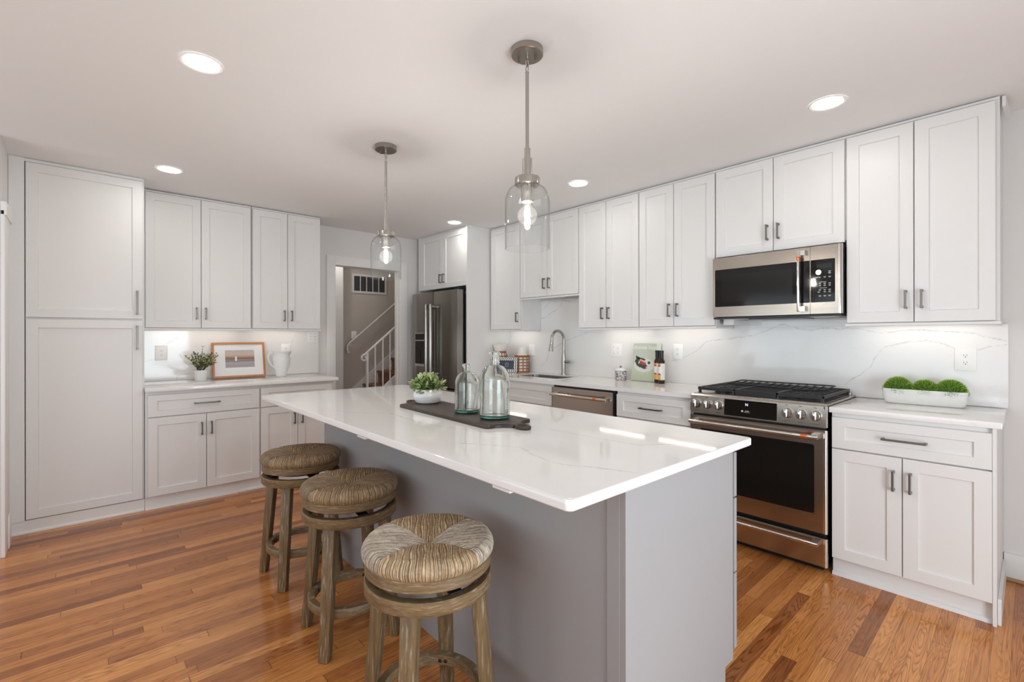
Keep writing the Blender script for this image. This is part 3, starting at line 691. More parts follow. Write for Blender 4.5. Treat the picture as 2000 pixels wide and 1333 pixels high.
# ------------------------------------------------------------------ microwave
t = thing('microwave', 'stainless over-the-range microwave with black window', 'microwave', (3.5900, -0.380, 1.4287))
MW, MH = 0.762, 0.4115
bm = BM(); box(bm, 0.002, MW-0.004, 0.045, 0.355, 0.0, MH-0.004, 0.002); obj('body', bm, BLACK, t)
def frame_panel(bm, x0, x1, z0, z1, y0, y1, wx0, wx1, wz0, wz1, r=0.006):
    """flat front with a rectangular opening, cut as a ring"""
    O = [(x0, z0), (x1, z0), (x1, z1), (x0, z1)]; I = []
    for cx, cz, a0 in ((wx0+r, wz0+r, PI), (wx1-r, wz0+r, 1.5*PI), (wx1-r, wz1-r, 0), (wx0+r, wz1-r, PI/2)):
        for k in range(5): I.append((cx+r*math.cos(a0+k*PI/8), cz+r*math.sin(a0+k*PI/8)))
    for yy in (y0,):
        ov = [bm.verts.new((a, yy, b)) for a, b in O]; iv = [bm.verts.new((a, yy, b)) for a, b in I]; ib = [bm.verts.new((a, yy+0.004, b)) for a, b in I]
        for s in range(4):
            for k in range(4): bm.faces.new((ov[s], iv[s*5+k], iv[s*5+k+1]))
            bm.faces.new((ov[s], iv[s*5+4], iv[((s+1) % 4)*5], ov[(s+1) % 4]))
        for i in range(20): bm.faces.new((iv[i], iv[(i+1) % 20], ib[(i+1) % 20], ib[i]))
        bv = [bm.verts.new((a, y1, b)) for a, b in O]
        for i in range(4): bm.faces.new((ov[i], ov[(i+1) % 4], bv[(i+1) % 4], bv[i]))
XS = 0.598
bm = BM(); frame_panel(bm, 0.0, XS-0.001, 0.004, MH, 0.0, 0.045, 0.016, XS-0.002, 0.073, 0.329); d = obj('door', bm, STEELM, t)
bm = BM(); box(bm, 0.0155, XS-0.0015, 0.0030, 0.012, 0.072, 0.330); w = obj('window', bm, BLKGLASS, d)
bm = BM(); box(bm, 0.060, 0.500, 0.0024, 0.0031, 0.102, 0.290, 0.0003, 1); obj('viewing_screen', bm, plain('oven_mesh', (0.012, 0.010, 0.008), 0.10, spec=0.3), w)
bm = BM(); box(bm, XS-0.062, XS-0.046, -0.045, -0.028, 0.020, 0.392, 0.005, 3)
for z in (0.022, 0.362): prism(bm, [(XS-0.058, z), (XS-0.020, z-0.001), (XS-0.020, z+0.030), (XS-0.050, z+0.028)], 'y', -0.034, 0.001)
h = obj('handle', bm, POLISH, d, 40)
bm = BM(); box(bm, XS-0.0635, XS-0.0445, -0.0465, -0.0265, 0.330, 0.356, 0.005, 3); obj('copper_band', bm, COPPER, d, 40)
bm = BM(); frame_panel(bm, XS+0.001, MW-0.012, 0.004, MH, 0.0, 0.045, XS+0.002, MW-0.036, 0.073, 0.329); cp = obj('control_panel', bm, STEELM, t)
bm = BM(); lathe(bm, [(0, 0.004), (0.016, 0.004), (0.016, MH), (0, MH)], 20, (MW-0.0165, 0.0155, 0)); obj('corner_post', bm, POLISH, t, 40)
bm = BM(); box(bm, XS+0.0015, MW-0.0355, 0.0030, 0.012, 0.072, 0.330); obj('glass_panel', bm, BLKGLASS, cp)
bm = BM(); box(bm, XS+0.032, MW-0.052, 0.0022, 0.0032, 0.277, 0.304); obj('clock_display', bm, plain('display_black', (0.004, 0.004, 0.004), 0.08), cp)
bm = BM(); lathe(bm, [(0, 0), (0.0155, 0), (0.0165, 0.002), (0.0165, 0.014), (0, 0.014)], 28, (XS+0.046, -0.011, 0.2515), axis='y'); obj('dial', bm, STEELM, cp, 40)
bm = BM()
for (zz, xs_) in ((0.246, (0.100,)), (0.256, (0.100,)), (0.224, (0.034, 0.048, 0.075, 0.100)), (0.194, (0.065,)), (0.186, (0.050, 0.075, 0.100)), (0.174, (0.050, 0.075, 0.100)), (0.158, (0.068,)), (0.148, (0.050, 0.075, 0.100)), (0.136, (0.044, 0.075, 0.100)), (0.112, (0.050, 0.075, 0.100))):
    for a in xs_:
        n = 0.020 if len(xs_) == 1 and zz < 0.2 else 0.007
        box(bm, XS+a-n, XS+a+n*0.9, 0.0022, 0.0032, zz-0.0012, zz+0.0012)
        if n < 0.01: box(bm, XS+a-n*0.6, XS+a+n*0.6, 0.0022, 0.0032, zz-0.0048, zz-0.0028)
obj('lettering', bm, LEGEND, cp)
bm = BM(); box(bm, 0.004, MW-0.008, 0.0, 0.350, -0.012, -0.001, 0.002); box(bm, 0.23, 0.54, 0.02, 0.30, -0.016, -0.011, 0.001)
obj('bottom_vent', bm, BLACK, t)
for a, b in ((0.06, 0.20), (0.59, 0.72)):
    bm = BM(); box(bm, a, b, 0.02, 0.12, -0.0145, -0.0115, 0.001); obj('lamp_lens', bm, plain('lamp_lens', (0.75, 0.75, 0.72), 0.3), t)
bm = BM(); box(bm, 0.03, 0.10, 0.10, 0.34, -0.050, -0.0125, 0.002); obj('cord_cover', bm, WHITE, t)

# ------------------------------------------------------------------ range
t = thing('range', 'stainless slide-in gas range with black grates', 'range', (3.5780, -0.665, 0))
RW = 0.765
bm = BM(); box(bm, 0.012, RW-0.012, 0.040, 0.640, 0.045, 0.900, 0.002); box(bm, 0.03, RW-0.03, 0.06, 0.60, 0.0, 0.05); obj('body', bm, BLACK, t)
# slanted control panel
bm = BM(); prism(bm, [(-0.008, 0.800), (-0.002, 0.914), (0.006, 0.922), (0.060, 0.922), (0.060, 0.800)], 'x', 0.0, RW-0.001)
cp = obj('control_panel', bm, STEELX, t)
def face(z): return -0.008 + (z-0.800)*0.006/0.114
bm = BM(); prism(bm, [(face(0.805)-0.0022, 0.8055), (face(0.912)-0.0022, 0.9115), (face(0.912)+0.003, 0.9115), (face(0.805)+0.003, 0.8055)], 'x', 0.214, 0.524); obj('display_bezel', bm, POLISH, cp)
bm = BM(); prism(bm, [(face(0.808)-0.0030, 0.8085), (face(0.908)-0.0030, 0.9085), (face(0.908)+0.002, 0.9085), (face(0.808)+0.002, 0.8085)], 'x', 0.218, 0.520); dsp = obj('display', bm, BLKGLASS, cp)
tilt = math.atan2(0.006, 0.114)
MT = lambda x, z, off: Matrix.Translation((x, face(z)-off, z)) @ Matrix.Rotation(PI/2 - tilt, 4, 'X')
text_mesh('N', 0.022, DIGIT, dsp, 'clock_digits', MT(0.352, 0.883, 0.0036), 0.0003)
bm = BM(); lathe(bm, [(0, 0), (0.0062, 0), (0.0062, 0.001), (0, 0.001)], 18, (0.327, face(0.843)-0.0042, 0.843), axis='y')
box(bm, 0.343, 0.366, face(0.845)-0.0040, face(0.845)-0.003, 0.8435, 0.8470); box(bm, 0.338, 0.372, face(0.838)-0.0040, face(0.838)-0.003, 0.8368, 0.8384); obj('panel_print', bm, LEGEND, dsp)
for kx in (0.0360, 0.1075, 0.1795, 0.5730, 0.6430, 0.7160):
    kz = 0.862
    Mk = Matrix.Translation((kx, face(kz), kz)) @ Matrix.Rotation(PI/2 - tilt, 4, 'X')
    bm = BM(); lathe(bm, [(0, 0.0), (0.0295, 0.0), (0.0285, 0.005), (0.0255, 0.006), (0.0255, 0.008), (0.0250, 0.026), (0.0235, 0.030), (0, 0.030)], 36)
    bm2 = box(bm, -0.008, 0.008, -0.0235, 0.0235, 0.028, 0.040, 0.003, 2)
    bm.transform(Mk); k = obj('knob', bm, POLISH, cp, 35)
    bm = BM(); lathe(bm, [(0.0252, 0.0062), (0.0272, 0.0062), (0.0272, 0.0085), (0.0252, 0.0085)], 36, closed=True)
    box(bm, -0.0015, 0.0015, 0.014, 0.021, 0.0398, 0.0404); bm.transform(Mk); obj('knob_marking', bm, BLACK, k, 40)
    bm = BM(); box(bm, kx-0.010, kx+0.004, face(0.905)-0.0006, face(0.905)+0.001, 0.9035, 0.9060); box(bm, kx-0.016, kx+0.016, face(0.816)-0.0006, face(0.816)+0.001, 0.8150, 0.8164); obj('lettering', bm, BLACK, cp)
# oven door
bm = BM(); frame_panel(bm, 0.0, RW-0.002, 0.222, 0.785, 0.0, 0.045, 0.060, RW-0.058, 0.322, 0.702, 0.012); d = obj('oven_door', bm, STEELX, t)
bm = BM(); box(bm, 0.0595, RW-0.0575, 0.0025, 0.014, 0.3215, 0.7025); w = obj('window', bm, BLKGLASS, d)
def bar_handle(parent, x0, x1, z, y, band, r=0.0125):
    bm = BM(); tube(bm, [(x0, y, z), (x1, y, z)], r, 20)
    for a, s in ((x0, 1), (x1, -1)): prism(bm, [(a, y-0.006), (a+s*0.030, y-0.006), (a+s*0.040, 0.001), (a+s*0.004, 0.001)], 'z', z-0.0115, z+0.0115)
    h = obj('handle', bm, POLISH, parent, 40)
    if band:
        bm = BM(); tube(bm, [(band[0], y, z), (band[1], y, z)], r+0.0012, 20); obj('copper_band', bm, COPPER, parent, 40)
bar_handle(d, 0.012, RW-0.030, 0.750, -0.055, (RW-0.108, RW-0.077))
bm = BM(); box(bm, 0.0, RW-0.002, 0.0, 0.045, 0.040, 0.196, 0.003); dr = obj('drawer', bm, STEELX, t)
bar_handle(dr, 0.012, RW-0.030, 0.168, -0.042, None, 0.011)
for z0, z1 in ((0.0405, 0.1955), (0.2225, 0.7845), (0.801, 0.915)):
    bm = BM(); lathe(bm, [(0, z0), (0.012, z0), (0.012, z1), (0, z1)], 20, (RW-0.008, 0.009, 0)); obj('corner_post', bm, POLISH, t, 40)
bm = BM(); box(bm, 0.0, RW, 0.030, 0.640, 0.905, 0.926, 0.004); box(bm, 0.02, RW-0.02, 0.60, 0.640, 0.92, 0.945, 0.004); ck = obj('cooktop', bm, STEELX, t)
bm = BM(); box(bm, 0.020, RW-0.020, 0.040, 0.598, 0.9262, 0.9285); obj('burner_pan', bm, plain('burner_pan', (0.30, 0.30, 0.32), 0.2, metal=0.8), t)
for bx, by, br in ((0.135, 0.17, 0.040), (0.135, 0.45, 0.032), (0.383, 0.31, 0.045), (0.630, 0.17, 0.045), (0.630, 0.45, 0.034)):
    bm = BM(); lathe(bm, [(0, 0.9286), (br*1.3, 0.9286), (br*1.25, 0.936), (br, 0.937), (br, 0.945), (0, 0.947)], 28, (bx, by, 0)); obj('burner', bm, IRON, t, 40)
def grate(x0, x1, solid):
    bm = BM(); b = 0.011; z0, z1 = 0.950, 0.966
    for x in (x0, x1-b): box(bm, x, x+b, 0.045, 0.595, z0, z1, 0.002)
    for y in (0.045, 0.584): box(bm, x0, x1, y, y+b, z0-(0.018 if (solid and y < 0.1) else 0.004), z1, 0.002)
    for k in range(1, 9):
        y = 0.045+0.0605*k; box(bm, x0, x1, y, y+0.008, z0+0.002, z1, 0.002)
    xm = (x0+x1)/2
    if solid: box(bm, x0, x1, 0.040, 0.050, 0.930, z1-0.001, 0.002)
    else:
        box(bm, xm-0.004, xm+0.004, 0.05, 0.59, z0, z1, 0.002)
        for y in (0.175, 0.455):
            for s in (-1, 1): beam(bm, (xm+s*0.02, y-0.02, 0.958), (xm+s*0.09, y-0.085, 0.958), 0.008, 0.014); beam(bm, (xm+s*0.02, y+0.02, 0.958), (xm+s*0.09, y+0.085, 0.958), 0.008, 0.014)
    for x in (x0+0.004, x1-0.016):
        for y in (0.047, 0.580): prism(bm, [(y-0.004, 0.9265), (y+0.018, 0.9265), (y+0.013, 0.954), (y-0.002, 0.954)], 'x', x, x+0.012)
    obj('grate', bm, IRON, t)
grate(0.022, 0.262, False); grate(0.264, 0.498, True); grate(0.500, RW-0.022, False)
bm = BM()
pts = [(0.085, 0.592, 0.978), (0.665, 0.592, 0.978), (0.665, 0.330, 0.972), (0.600, 0.260, 0.972)]
tube(bm, pts, 0.0042, 8); tube(bm, [(0.085, 0.592, 0.978), (0.085, 0.36, 0.972), (0.600, 0.26, 0.972)], 0.0042, 8)
for k in range(1, 12):
    x = 0.085+0.0483*k; tube(bm, [(x, 0.592, 0.977), (x, 0.36-0.009*k if k < 11 else 0.27, 0.971)], 0.003, 6)
obj('wire_grate', bm, IRON, t, 40)

# ------------------------------------------------------------------ refrigerator
FRH = brushed('refrigerator_handle_metal', (0.30, 0.275, 0.25), 0.16, 2)
t = thing('refrigerator', 'dark stainless french-door refrigerator with water dispenser', 'refrigerator', (0.120, -0.735, 0))
FW, FH = 0.905, 1.800
bm = BM(); box(bm, 0.006, FW-0.006, 0.115, 0.715, 0.03, 1.765, 0.003); box(bm, 0.05, FW-0.05, 0.14, 0.68, 0.0, 0.05); obj('body', bm, BLACK, t)
xm = 0.452; ZD = 0.745
def curved_door(x0, x1, z0, z1, name):
    bm = BM(); n = 10; P = []
    for k in range(n+1):
        u = k/n; x = x0+(x1-x0)*u; P.append((x, 0.010*(abs(2*u-1)**2.5)))
    P += [(x1, 0.105), (x0, 0.105)]; prism(bm, P, 'z', z0, z1); return obj(name, bm, STEELZ, t, 25)
dl = curved_door(0.0, xm-0.003, ZD, FH, 'door'); drr = curved_door(xm+0.003, FW, ZD, FH, 'door')
fz = curved_door(0.0, FW, 0.40, ZD-0.015, 'freezer_drawer'); fz2 = curved_door(0.0, FW, 0.07, 0.388, 'freezer_drawer')
for o, hx in ((dl, xm-0.045), (drr, xm+0.045)):
    bm = BM(); tube(bm, [(hx, -0.058, 0.86), (hx, -0.058, 1.66)], 0.0215, 20)
    for z in (0.862, 1.618): box(bm, hx-0.014, hx+0.014, -0.060, 0.006, z, z+0.040, 0.004)
    obj('handle', bm, FRH, o, 40)
for o, z in ((fz, 0.665), (fz2, 0.33)):
    bm = BM(); tube(bm, [(0.06, -0.055, z), (FW-0.06, -0.055, z)], 0.014, 16)
    for x in (0.07, FW-0.10): box(bm, x, x+0.03, -0.055, 0.006, z-0.012, z+0.012, 0.003)
    obj('handle', bm, POLISH, o, 40)
bm = BM(); box(bm, 0.075, 0.300, -0.004, 0.02, 0.955, 1.345, 0.003); dp = obj('dispenser', bm, POLISH, dl)
bm = BM(); box(bm, 0.085, 0.290, -0.006, 0.02, 0.985, 1.250, 0.002); obj('dispenser_recess', bm, BLKGLASS, dp)
bm = BM(); box(bm, 0.085, 0.290, -0.0055, 0.02, 1.262, 1.335, 0.002); obj('dispenser_panel', bm, BLKGLASS, dp)
bm = BM(); box(bm, FW-0.10, FW-0.02, 0.05, 0.16, FH+0.001, FH+0.022, 0.004); obj('hinge_cover', bm, BLACK, t)

# ------------------------------------------------------------------ dishwasher
t = thing('dishwasher', 'stainless dishwasher with a bar handle beneath the long worktop', 'dishwasher', (2.3080, -0.650, 0))
DW = 0.640
bm = BM(); box(bm, 0.004, DW-0.004, 0.030, 0.600, 0.03, 0.880, 0.002); box(bm, 0.03, DW-0.03, 0.07, 0.55, 0.0, 0.04); obj('body', bm, BLACK, t)
bm = BM(); box(bm, 0.004, DW-0.012, 0.0, 0.028, 0.105, 0.868, 0.003); d = obj('door', bm, STEELX, t)
bar_handle(d, 0.030, DW-0.030, 0.812, -0.055, (DW-0.150, DW-0.125))
bm = BM(); box(bm, 0.24, 0.275, -0.0006, 0.002, 0.8585, 0.8610); obj('badge', bm, PULL, d)
bm = BM(); box(bm, 0.004, DW-0.004, 0.020, 0.03, 0.0, 0.10); obj('toe_plate', bm, BLACK, t)

# ------------------------------------------------------------------ sink and faucet
t = thing('sink', 'undermount stainless sink basin set in the long worktop', 'sink', (1.895, -0.295, 0.884))
bm = BM()
pr = []
def rrect(hx, hy, r, z): 
    out = []
    for cx, cy, a0 in ((hx-r, hy-r, 0), (-hx+r, hy-r, PI/2), (-hx+r, -hy+r, PI), (hx-r, -hy+r, 1.5*PI)):
        for k in range(6): out.append((cx+r*math.cos(a0+k*PI/10), cy+r*math.sin(a0+k*PI/10), z))
    return out
loops = [rrect(0.2935, 0.1585, 0.06, 0.020), rrect(0.2895, 0.1545, 0.06, 0.0215), rrect(0.286, 0.150, 0.06, -0.20), rrect(0.25, 0.11, 0.05, -0.22)]
LV = [[bm.verts.new(p) for p in L] for L in loops]
for a, b in zip(LV[:-1], LV[1:]):
    for i in range(24): bm.faces.new((a[i], a[(i+1) % 24], b[(i+1) % 24], b[i]))
bm.faces.new(LV[-1]); obj('basin', bm, brushed('sink_steel', (0.42, 0.41, 0.39), 0.3, 0), t, 40)
bm = BM(); lathe(bm, [(0, -0.219), (0.045, -0.218), (0.042, -0.215), (0, -0.216)], 28); obj('drain', bm, POLISH, t, 40)
t = thing('faucet', 'brushed nickel gooseneck faucet with pull-down spray head', 'faucet', (1.950, -0.088, 0.9145), 0)
bm = BM(); lathe(bm, [(0, 0), (0.027, 0), (0.027, 0.012), (0.0235, 0.02), (0.0225, 0.16), (0.020, 0.20), (0.0135, 0.26), (0.0125, 0.27), (0, 0.272)], 28); obj('base', bm, NICKEL, t, 40)
bm = BM(); pts = [(0, 0, 0.262)]
for k in range(13):
    a = PI*k/12*1.06; pts.append((0, -0.088+0.088*math.cos(a), 0.352+0.088*math.sin(a)))
tube(bm, pts, 0.0138, 16); obj('spout', bm, NICKEL, t, 40)
e = Vector(pts[-1]); bm = BM(); tube(bm, [e+Vector((0, 0.001, 0.012)), e+Vector((0, -0.004, -0.02)), e+Vector((0, -0.010, -0.06)), e+Vector((0, -0.013, -0.095))], [0.0150, 0.0165, 0.020, 0.0240], 20); sh = obj('spray_head', bm, NICKEL, t, 40)
bm = BM(); box(bm, -0.004, 0.004, e.y-0.024, e.y-0.018, e.z-0.055, e.z-0.03, 0.002); obj('spray_button', bm, BLACK, sh)
bm = BM(); lathe(bm, [(0, 0), (0.016, 0), (0.017, 0.004), (0.015, 0.052), (0.012, 0.058), (0, 0.058)], 20, (0.018, 0, 0.135), axis='x'); beam(bm, (0.06, 0, 0.137), (0.085, -0.03, 0.150), 0.012, 0.010); obj('lever', bm, NICKEL, t, 40)

# ------------------------------------------------------------------ bar stools
def seat_mesh(seed):
    rnd = random.Random(seed); NA, R = 900, 0.205
    bm = BM(); cl = bm.verts.layers.float_color.new('straw')
    prof = []                                            # (radius, z) from the centre over the edge and under
    for k in range(108): r = 0.176*k/107; prof.append((r, 0.030 + 0.022*math.sin(min(1, r/0.15)*PI/2)))
    for k in range(1, 21): a = PI/2 - PI*k/20; prof.append((0.176+0.0290*math.cos(a), 0.0235+0.0285*math.sin(a)))
    prof.append((0.15, -0.005))
    pitch = 0.0064; shade = {}
    def strand(q, i): 
        if (q, i) not in shade: shade[(q, i)] = (rnd.random(), rnd.uniform(-0.3, 0.3))
        return shade[(q, i)]
    rings = []
    for r, z in prof:
        ring = []
        for k in range(NA):
            th = 2*PI*k/NA; x, y = r*math.cos(th), r*math.sin(th)
            q = int(((th+PI/4) % (2*PI))/(PI/2)); c = q*PI/2
            rs = 0.186 if (r > 0.186 or z < 0.027) else r; x, y = rs*math.cos(th), rs*math.sin(th)
            s = -x*math.sin(c)+y*math.cos(c); d = x*math.cos(c)+y*math.sin(c)   # across and along the strands
            v = s/pitch + 0.25*math.sin(s*310+q) + 0.22*math.sin(d*48+s*90+q*2); i = math.floor(v); fr = v-i
            hgt = abs(math.sin(PI*fr))**0.75
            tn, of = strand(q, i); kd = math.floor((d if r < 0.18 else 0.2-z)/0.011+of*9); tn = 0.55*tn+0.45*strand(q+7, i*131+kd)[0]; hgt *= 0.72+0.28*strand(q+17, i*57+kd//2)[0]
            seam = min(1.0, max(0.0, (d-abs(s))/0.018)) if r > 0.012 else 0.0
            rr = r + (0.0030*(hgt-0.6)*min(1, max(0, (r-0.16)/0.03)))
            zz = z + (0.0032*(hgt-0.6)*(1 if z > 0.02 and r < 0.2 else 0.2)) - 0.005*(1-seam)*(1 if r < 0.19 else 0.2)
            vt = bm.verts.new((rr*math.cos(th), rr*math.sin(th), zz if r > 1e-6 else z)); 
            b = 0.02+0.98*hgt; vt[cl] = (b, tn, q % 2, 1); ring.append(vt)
        rings.append(ring)
    for a, b in zip(rings[:-1], rings[1:]):
        for k in range(NA): 
            try: bm.faces.new((a[k], a[(k+1) % NA], b[(k+1) % NA], b[k]))
            except ValueError: pass
    bmesh.ops.remove_doubles(bm, verts=rings[0], dist=1e-4)
    return bm
def i_hash(a, b): return ((a*73856093) ^ (b*19349663)) % 628/100
def straw_mat(name, a, b, c, d):
    m, nt, p = newmat(name)
    at = node(nt, 'ShaderNodeAttribute', attribute_name='straw'); s = node(nt, 'ShaderNodeSeparateColor', {0: at.outputs['Color']})
    tc = node(nt, 'ShaderNodeTexCoord').outputs['Object']
    n = node(nt, 'ShaderNodeTexNoise', {'Vector': tc, 'Scale': 130.0, 'Detail': 3.0}).outputs['Fac']
    n2 = node(nt, 'ShaderNodeTexNoise', {'Vector': tc, 'Scale': 9.0, 'Detail': 2.0}).outputs['Fac']
    tone = mth(nt, 'ADD', mth(nt, 'MULTIPLY', s.outputs[1], 0.75), mth(nt, 'MULTIPLY', mth(nt, 'SUBTRACT', n, 0.3), 0.8))
    c1 = mix(nt, tone, a, b); c2 = mix(nt, tone, c, d)
    cc = mix(nt, mth(nt, 'MULTIPLY_ADD', s.outputs[2], 0.75, mth(nt, 'MULTIPLY', n2, 0.25)), c1, c2)
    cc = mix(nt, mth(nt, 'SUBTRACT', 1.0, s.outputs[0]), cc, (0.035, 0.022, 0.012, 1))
    nt.links.new(cc, p.inputs['Base Color']); p.inputs['Roughness'].default_value = 0.62
    return m
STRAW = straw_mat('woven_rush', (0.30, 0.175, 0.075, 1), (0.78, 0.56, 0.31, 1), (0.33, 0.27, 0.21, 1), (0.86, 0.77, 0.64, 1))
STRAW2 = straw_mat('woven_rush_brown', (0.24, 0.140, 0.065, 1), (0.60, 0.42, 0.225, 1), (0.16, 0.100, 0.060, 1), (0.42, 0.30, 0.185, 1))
def bar_stool(label, loc, rz):
    t = thing('bar_stool', label, 'stool', loc, rz, 'woven seat bar stools at the island')
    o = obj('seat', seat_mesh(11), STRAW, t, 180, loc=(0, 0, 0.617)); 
    bm = BM(); lathe(bm, [(0.160, 0.584), (0.193, 0.582), (0.1965, 0.586), (0.1965, 0.614), (0.193, 0.618), (0.160, 0.618)], 72, closed=True); obj('seat_rim', bm, STOOLR, t, 40)
    bm = BM(); lathe(bm, [(0.10, 0.562), (0.135, 0.562), (0.135, 0.582), (0.10, 0.582)], 40, closed=True)
    for a in range(4): box(bm, 0.04, 0.175, -0.02, 0.02, 0.559, 0.563); bmesh.ops.rotate(bm, verts=bm.verts[:], cent=(0, 0, 0), matrix=Matrix.Rotation(PI/2, 3, 'Z'))
    box(bm, -0.11, 0.11, -0.11, 0.11, 0.582, 0.586)
    obj('swivel', bm, plain('swivel_metal', (0.015, 0.013, 0.012), 0.5), t)
    bm = BM(); lathe(bm, [(0.165, 0.520), (0.194, 0.518), (0.198, 0.523), (0.198, 0.555), (0.194, 0.559), (0.165, 0.557)], 72, closed=True); obj('apron', bm, STOOLR, t, 40)
    for k in range(4):
        a = PI/4+k*PI/2; c, s = math.cos(a), math.sin(a)
        bm = BM(); beam(bm, (0.158*c, 0.158*s, 0.5205), (0.2085*c, 0.2085*s, 0.0), 0.050, 0.042, 0.042, 0.036, side=(-s, c, 0))
        bmesh.ops.bevel(bm, geom=bm.edges[:], offset=0.003, segments=2, profile=0.5, affect='EDGES'); lg = obj('leg', bm, STOOLW, t, 40)
        bm = BM()
        for dd in (-0.010, 0.010):
            M = Matrix.Translation((0.146*c-s*dd, 0.146*s+c*dd, 0.168)) @ Matrix.Rotation(a, 4, 'Z') @ Matrix.Rotation(-PI/2, 4, 'Y')
            b2 = bmesh.ops.create_uvsphere(bm, u_segments=10, v_segments=6, radius=0.0062); bmesh.ops.transform(bm, matrix=M @ Matrix.Scale(0.6, 4, (0, 0, 1)), verts=b2['verts'])
        obj('bolt', bm, plain('bolt_bronze', (0.06, 0.03, 0.02), 0.35, metal=0.9) if 'bolt_bronze' not in bpy.data.materials else bpy.data.materials['bolt_bronze'], lg, 40)
    bm = BM(); lathe(bm, [(0.147, 0.152), (0.172, 0.150), (0.1745, 0.154), (0.1745, 0.184), (0.172, 0.187), (0.147, 0.186)], 72, closed=True); obj('foot_ring', bm, STOOLR, t, 40)
    return t
st = bar_stool('woven bar stool with pale straw seat, nearest to the island front corner', (3.800, -2.830, 0), math.radians(-6))
s2 = dup(st, (3.055, -2.765, 0), math.radians(-6), 'woven bar stool in the middle of the row of three')
s3 = dup(st, (2.365, -2.745, 0), math.radians(2), 'woven bar stool farthest along the island, next to the white cabinets')
for s in (s2, s3):
    for c in s.children:
        if c.name.startswith('seat') and 'rim' not in c.name:
            c.data = c.data.copy(); c.data.materials[0] = STRAW2; c.rotation_euler = (0, 0, math.radians(-24))
for c in st.children:
    if c.name == 'seat': c.rotation_euler = (0, 0, math.radians(-27))

# ------------------------------------------------------------------ things on the island
ZI = 0.9142
t = thing('serving_board', 'long dark wooden serving board with looped handles at both ends', 'serving board', (3.175, -2.262, ZI), math.radians(-3.0))
P = []
for sx_ in (1, -1):
    for sy in (1, -1):
        q = [(0.392, 0.124), (0.402, 0.118), (0.406, 0.108), (0.404, 0.094), (0.406, 0.075), (0.416, 0.052), (0.432, 0.034), (0.456, 0.024)]
        q = [(sx_*a, sx_*sy*-1*b) for a, b in q]
        P += q if sy == 1 else q[::-1]
bm = BM(); prism(bm, P, 'z', 0.0, 0.016)
bmesh.ops.bevel(bm, geom=[e for e in bm.edges if abs(e.verts[0].co.z-e.verts[1].co.z) < 1e-6], offset=0.003, segments=2, profile=0.5, affect='EDGES')
obj('board', bm, BOARDW, t, 40)
for s_ in (-1, 1):
    bm = BM(); pts = [(s_*(0.488+0.036*math.cos(2*PI*k/20)), 0.022*math.sin(2*PI*k/20), 0.0085) for k in range(20)]
    tube(bm, pts, 0.0085, 10, closed=True); obj('loop_handle', bm, BOARDW, t, 40)
ZP = ZI+0.0163
def bottle(label, x, y, R, H, neck, text=None):
    t = thing('glass_bottle', label, 'bottle', (x, y, ZP), 0, 'recycled glass bottles on the board')
    zs = H-neck[1]
    outer = [(0, 0.0), (R-0.008, 0.0), (R-0.002, 0.004), (R, 0.012), (R, zs*0.70)]
    for k in range(1, 9):
        a = PI/2*k/8; outer.append((neck[0]+(R-neck[0])*math.cos(a)**0.9, zs*0.70+zs*0.30*math.sin(a)**1.1))
    outer += [(neck[0]-0.001, H-neck[1]*0.8), (neck[0], H-0.020), (neck[0]+0.005, H-0.012), (neck[0]+0.005, H-0.003), (neck[0]+0.002, H)]
    th = 0.0035
    inner = [(neck[0]-0.004, H-0.001), (neck[0]-0.005, H-0.02)] + [(r-th-0.001, z-0.002) for r, z in outer[12:3:-1]] + [(R-th, 0.016), (R*0.8, 0.013), (0, 0.016)]
    bm = BM(); lathe(bm, outer+inner, 56); b = obj('body', bm, BOTGLASS, t, 60)
    bm = BM(); lathe(bm, [(0, 0.0045), (R-0.006, 0.0045), (R-0.0050, 0.009), (R-0.007, 0.0125), (0, 0.0125)], 48); obj('base', bm, BOTBASE, t, 60)
    if text:
        ang = text[1]; M = Matrix.Rotation(ang, 4, 'Z') @ Matrix.Translation((R+0.0003, 0, text[2])) @ Matrix(((0, 0, 1, 0), (1, 0, 0, 0), (0, 1, 0, 0), (0, 0, 0, 1)))
        text_mesh(text[0], text[3], plain('embossed_ink', (0.10, 0.14, 0.12), 0.3), t, 'embossed_number', M, 0.0004, bend=R)
    return t
bottle('tall clear glass bottle standing at the front end of the dark board', 3.4450, -2.255, 0.0690, 0.300, (0.0195, 0.062), ('2.2', math.radians(10), 0.034, 0.020))
bottle('shorter clear glass bottle between the leafy plant and the tall bottle', 3.2350, -2.255, 0.0590, 0.236, (0.0165, 0.040), ('.3', math.radians(-35), 0.055, 0.016))

def leaf_mesh(bm, base, d, n, L, W, lay, val, cup=0.25):
    d = d.normalized(); s = d.cross(n)
    if s.length < 1e-4: s = d.cross(Vector((1, 0, 0)))
    s.normalize(); n = s.cross(d).normalized(); rows = []
    for k in range(6):
        u = k/5; w = W*math.sin(PI*min(1, u*0.93+0.07))**0.75*(1-0.1*u)
        c = base + d*L*u + n*L*cup*(u*u)*0.6
        r = []
        for j in (-1, 0, 1):
            v = bm.verts.new(c + s*w*j*0.5 + n*(abs(j)*w*0.22)); v[lay] = val*(1.15 if j else 0.85); r.append(v)
        rows.append(r)
    for a, b in zip(rows[:-1], rows[1:]):
        for j in range(2): bm.faces.new((a[j], a[j+1], b[j+1], b[j]))
def leaf_mat(name, stops, rough=0.45):
    m, nt, p = newmat(name)
    a = node(nt, 'ShaderNodeAttribute', attribute_name='tone').outputs['Fac']
    nt.links.new(ramp(nt, a, stops), p.inputs['Base Color']); p.inputs['Roughness'].default_value = rough
    p.inputs['Subsurface Weight'].default_value = 0.0
    return m
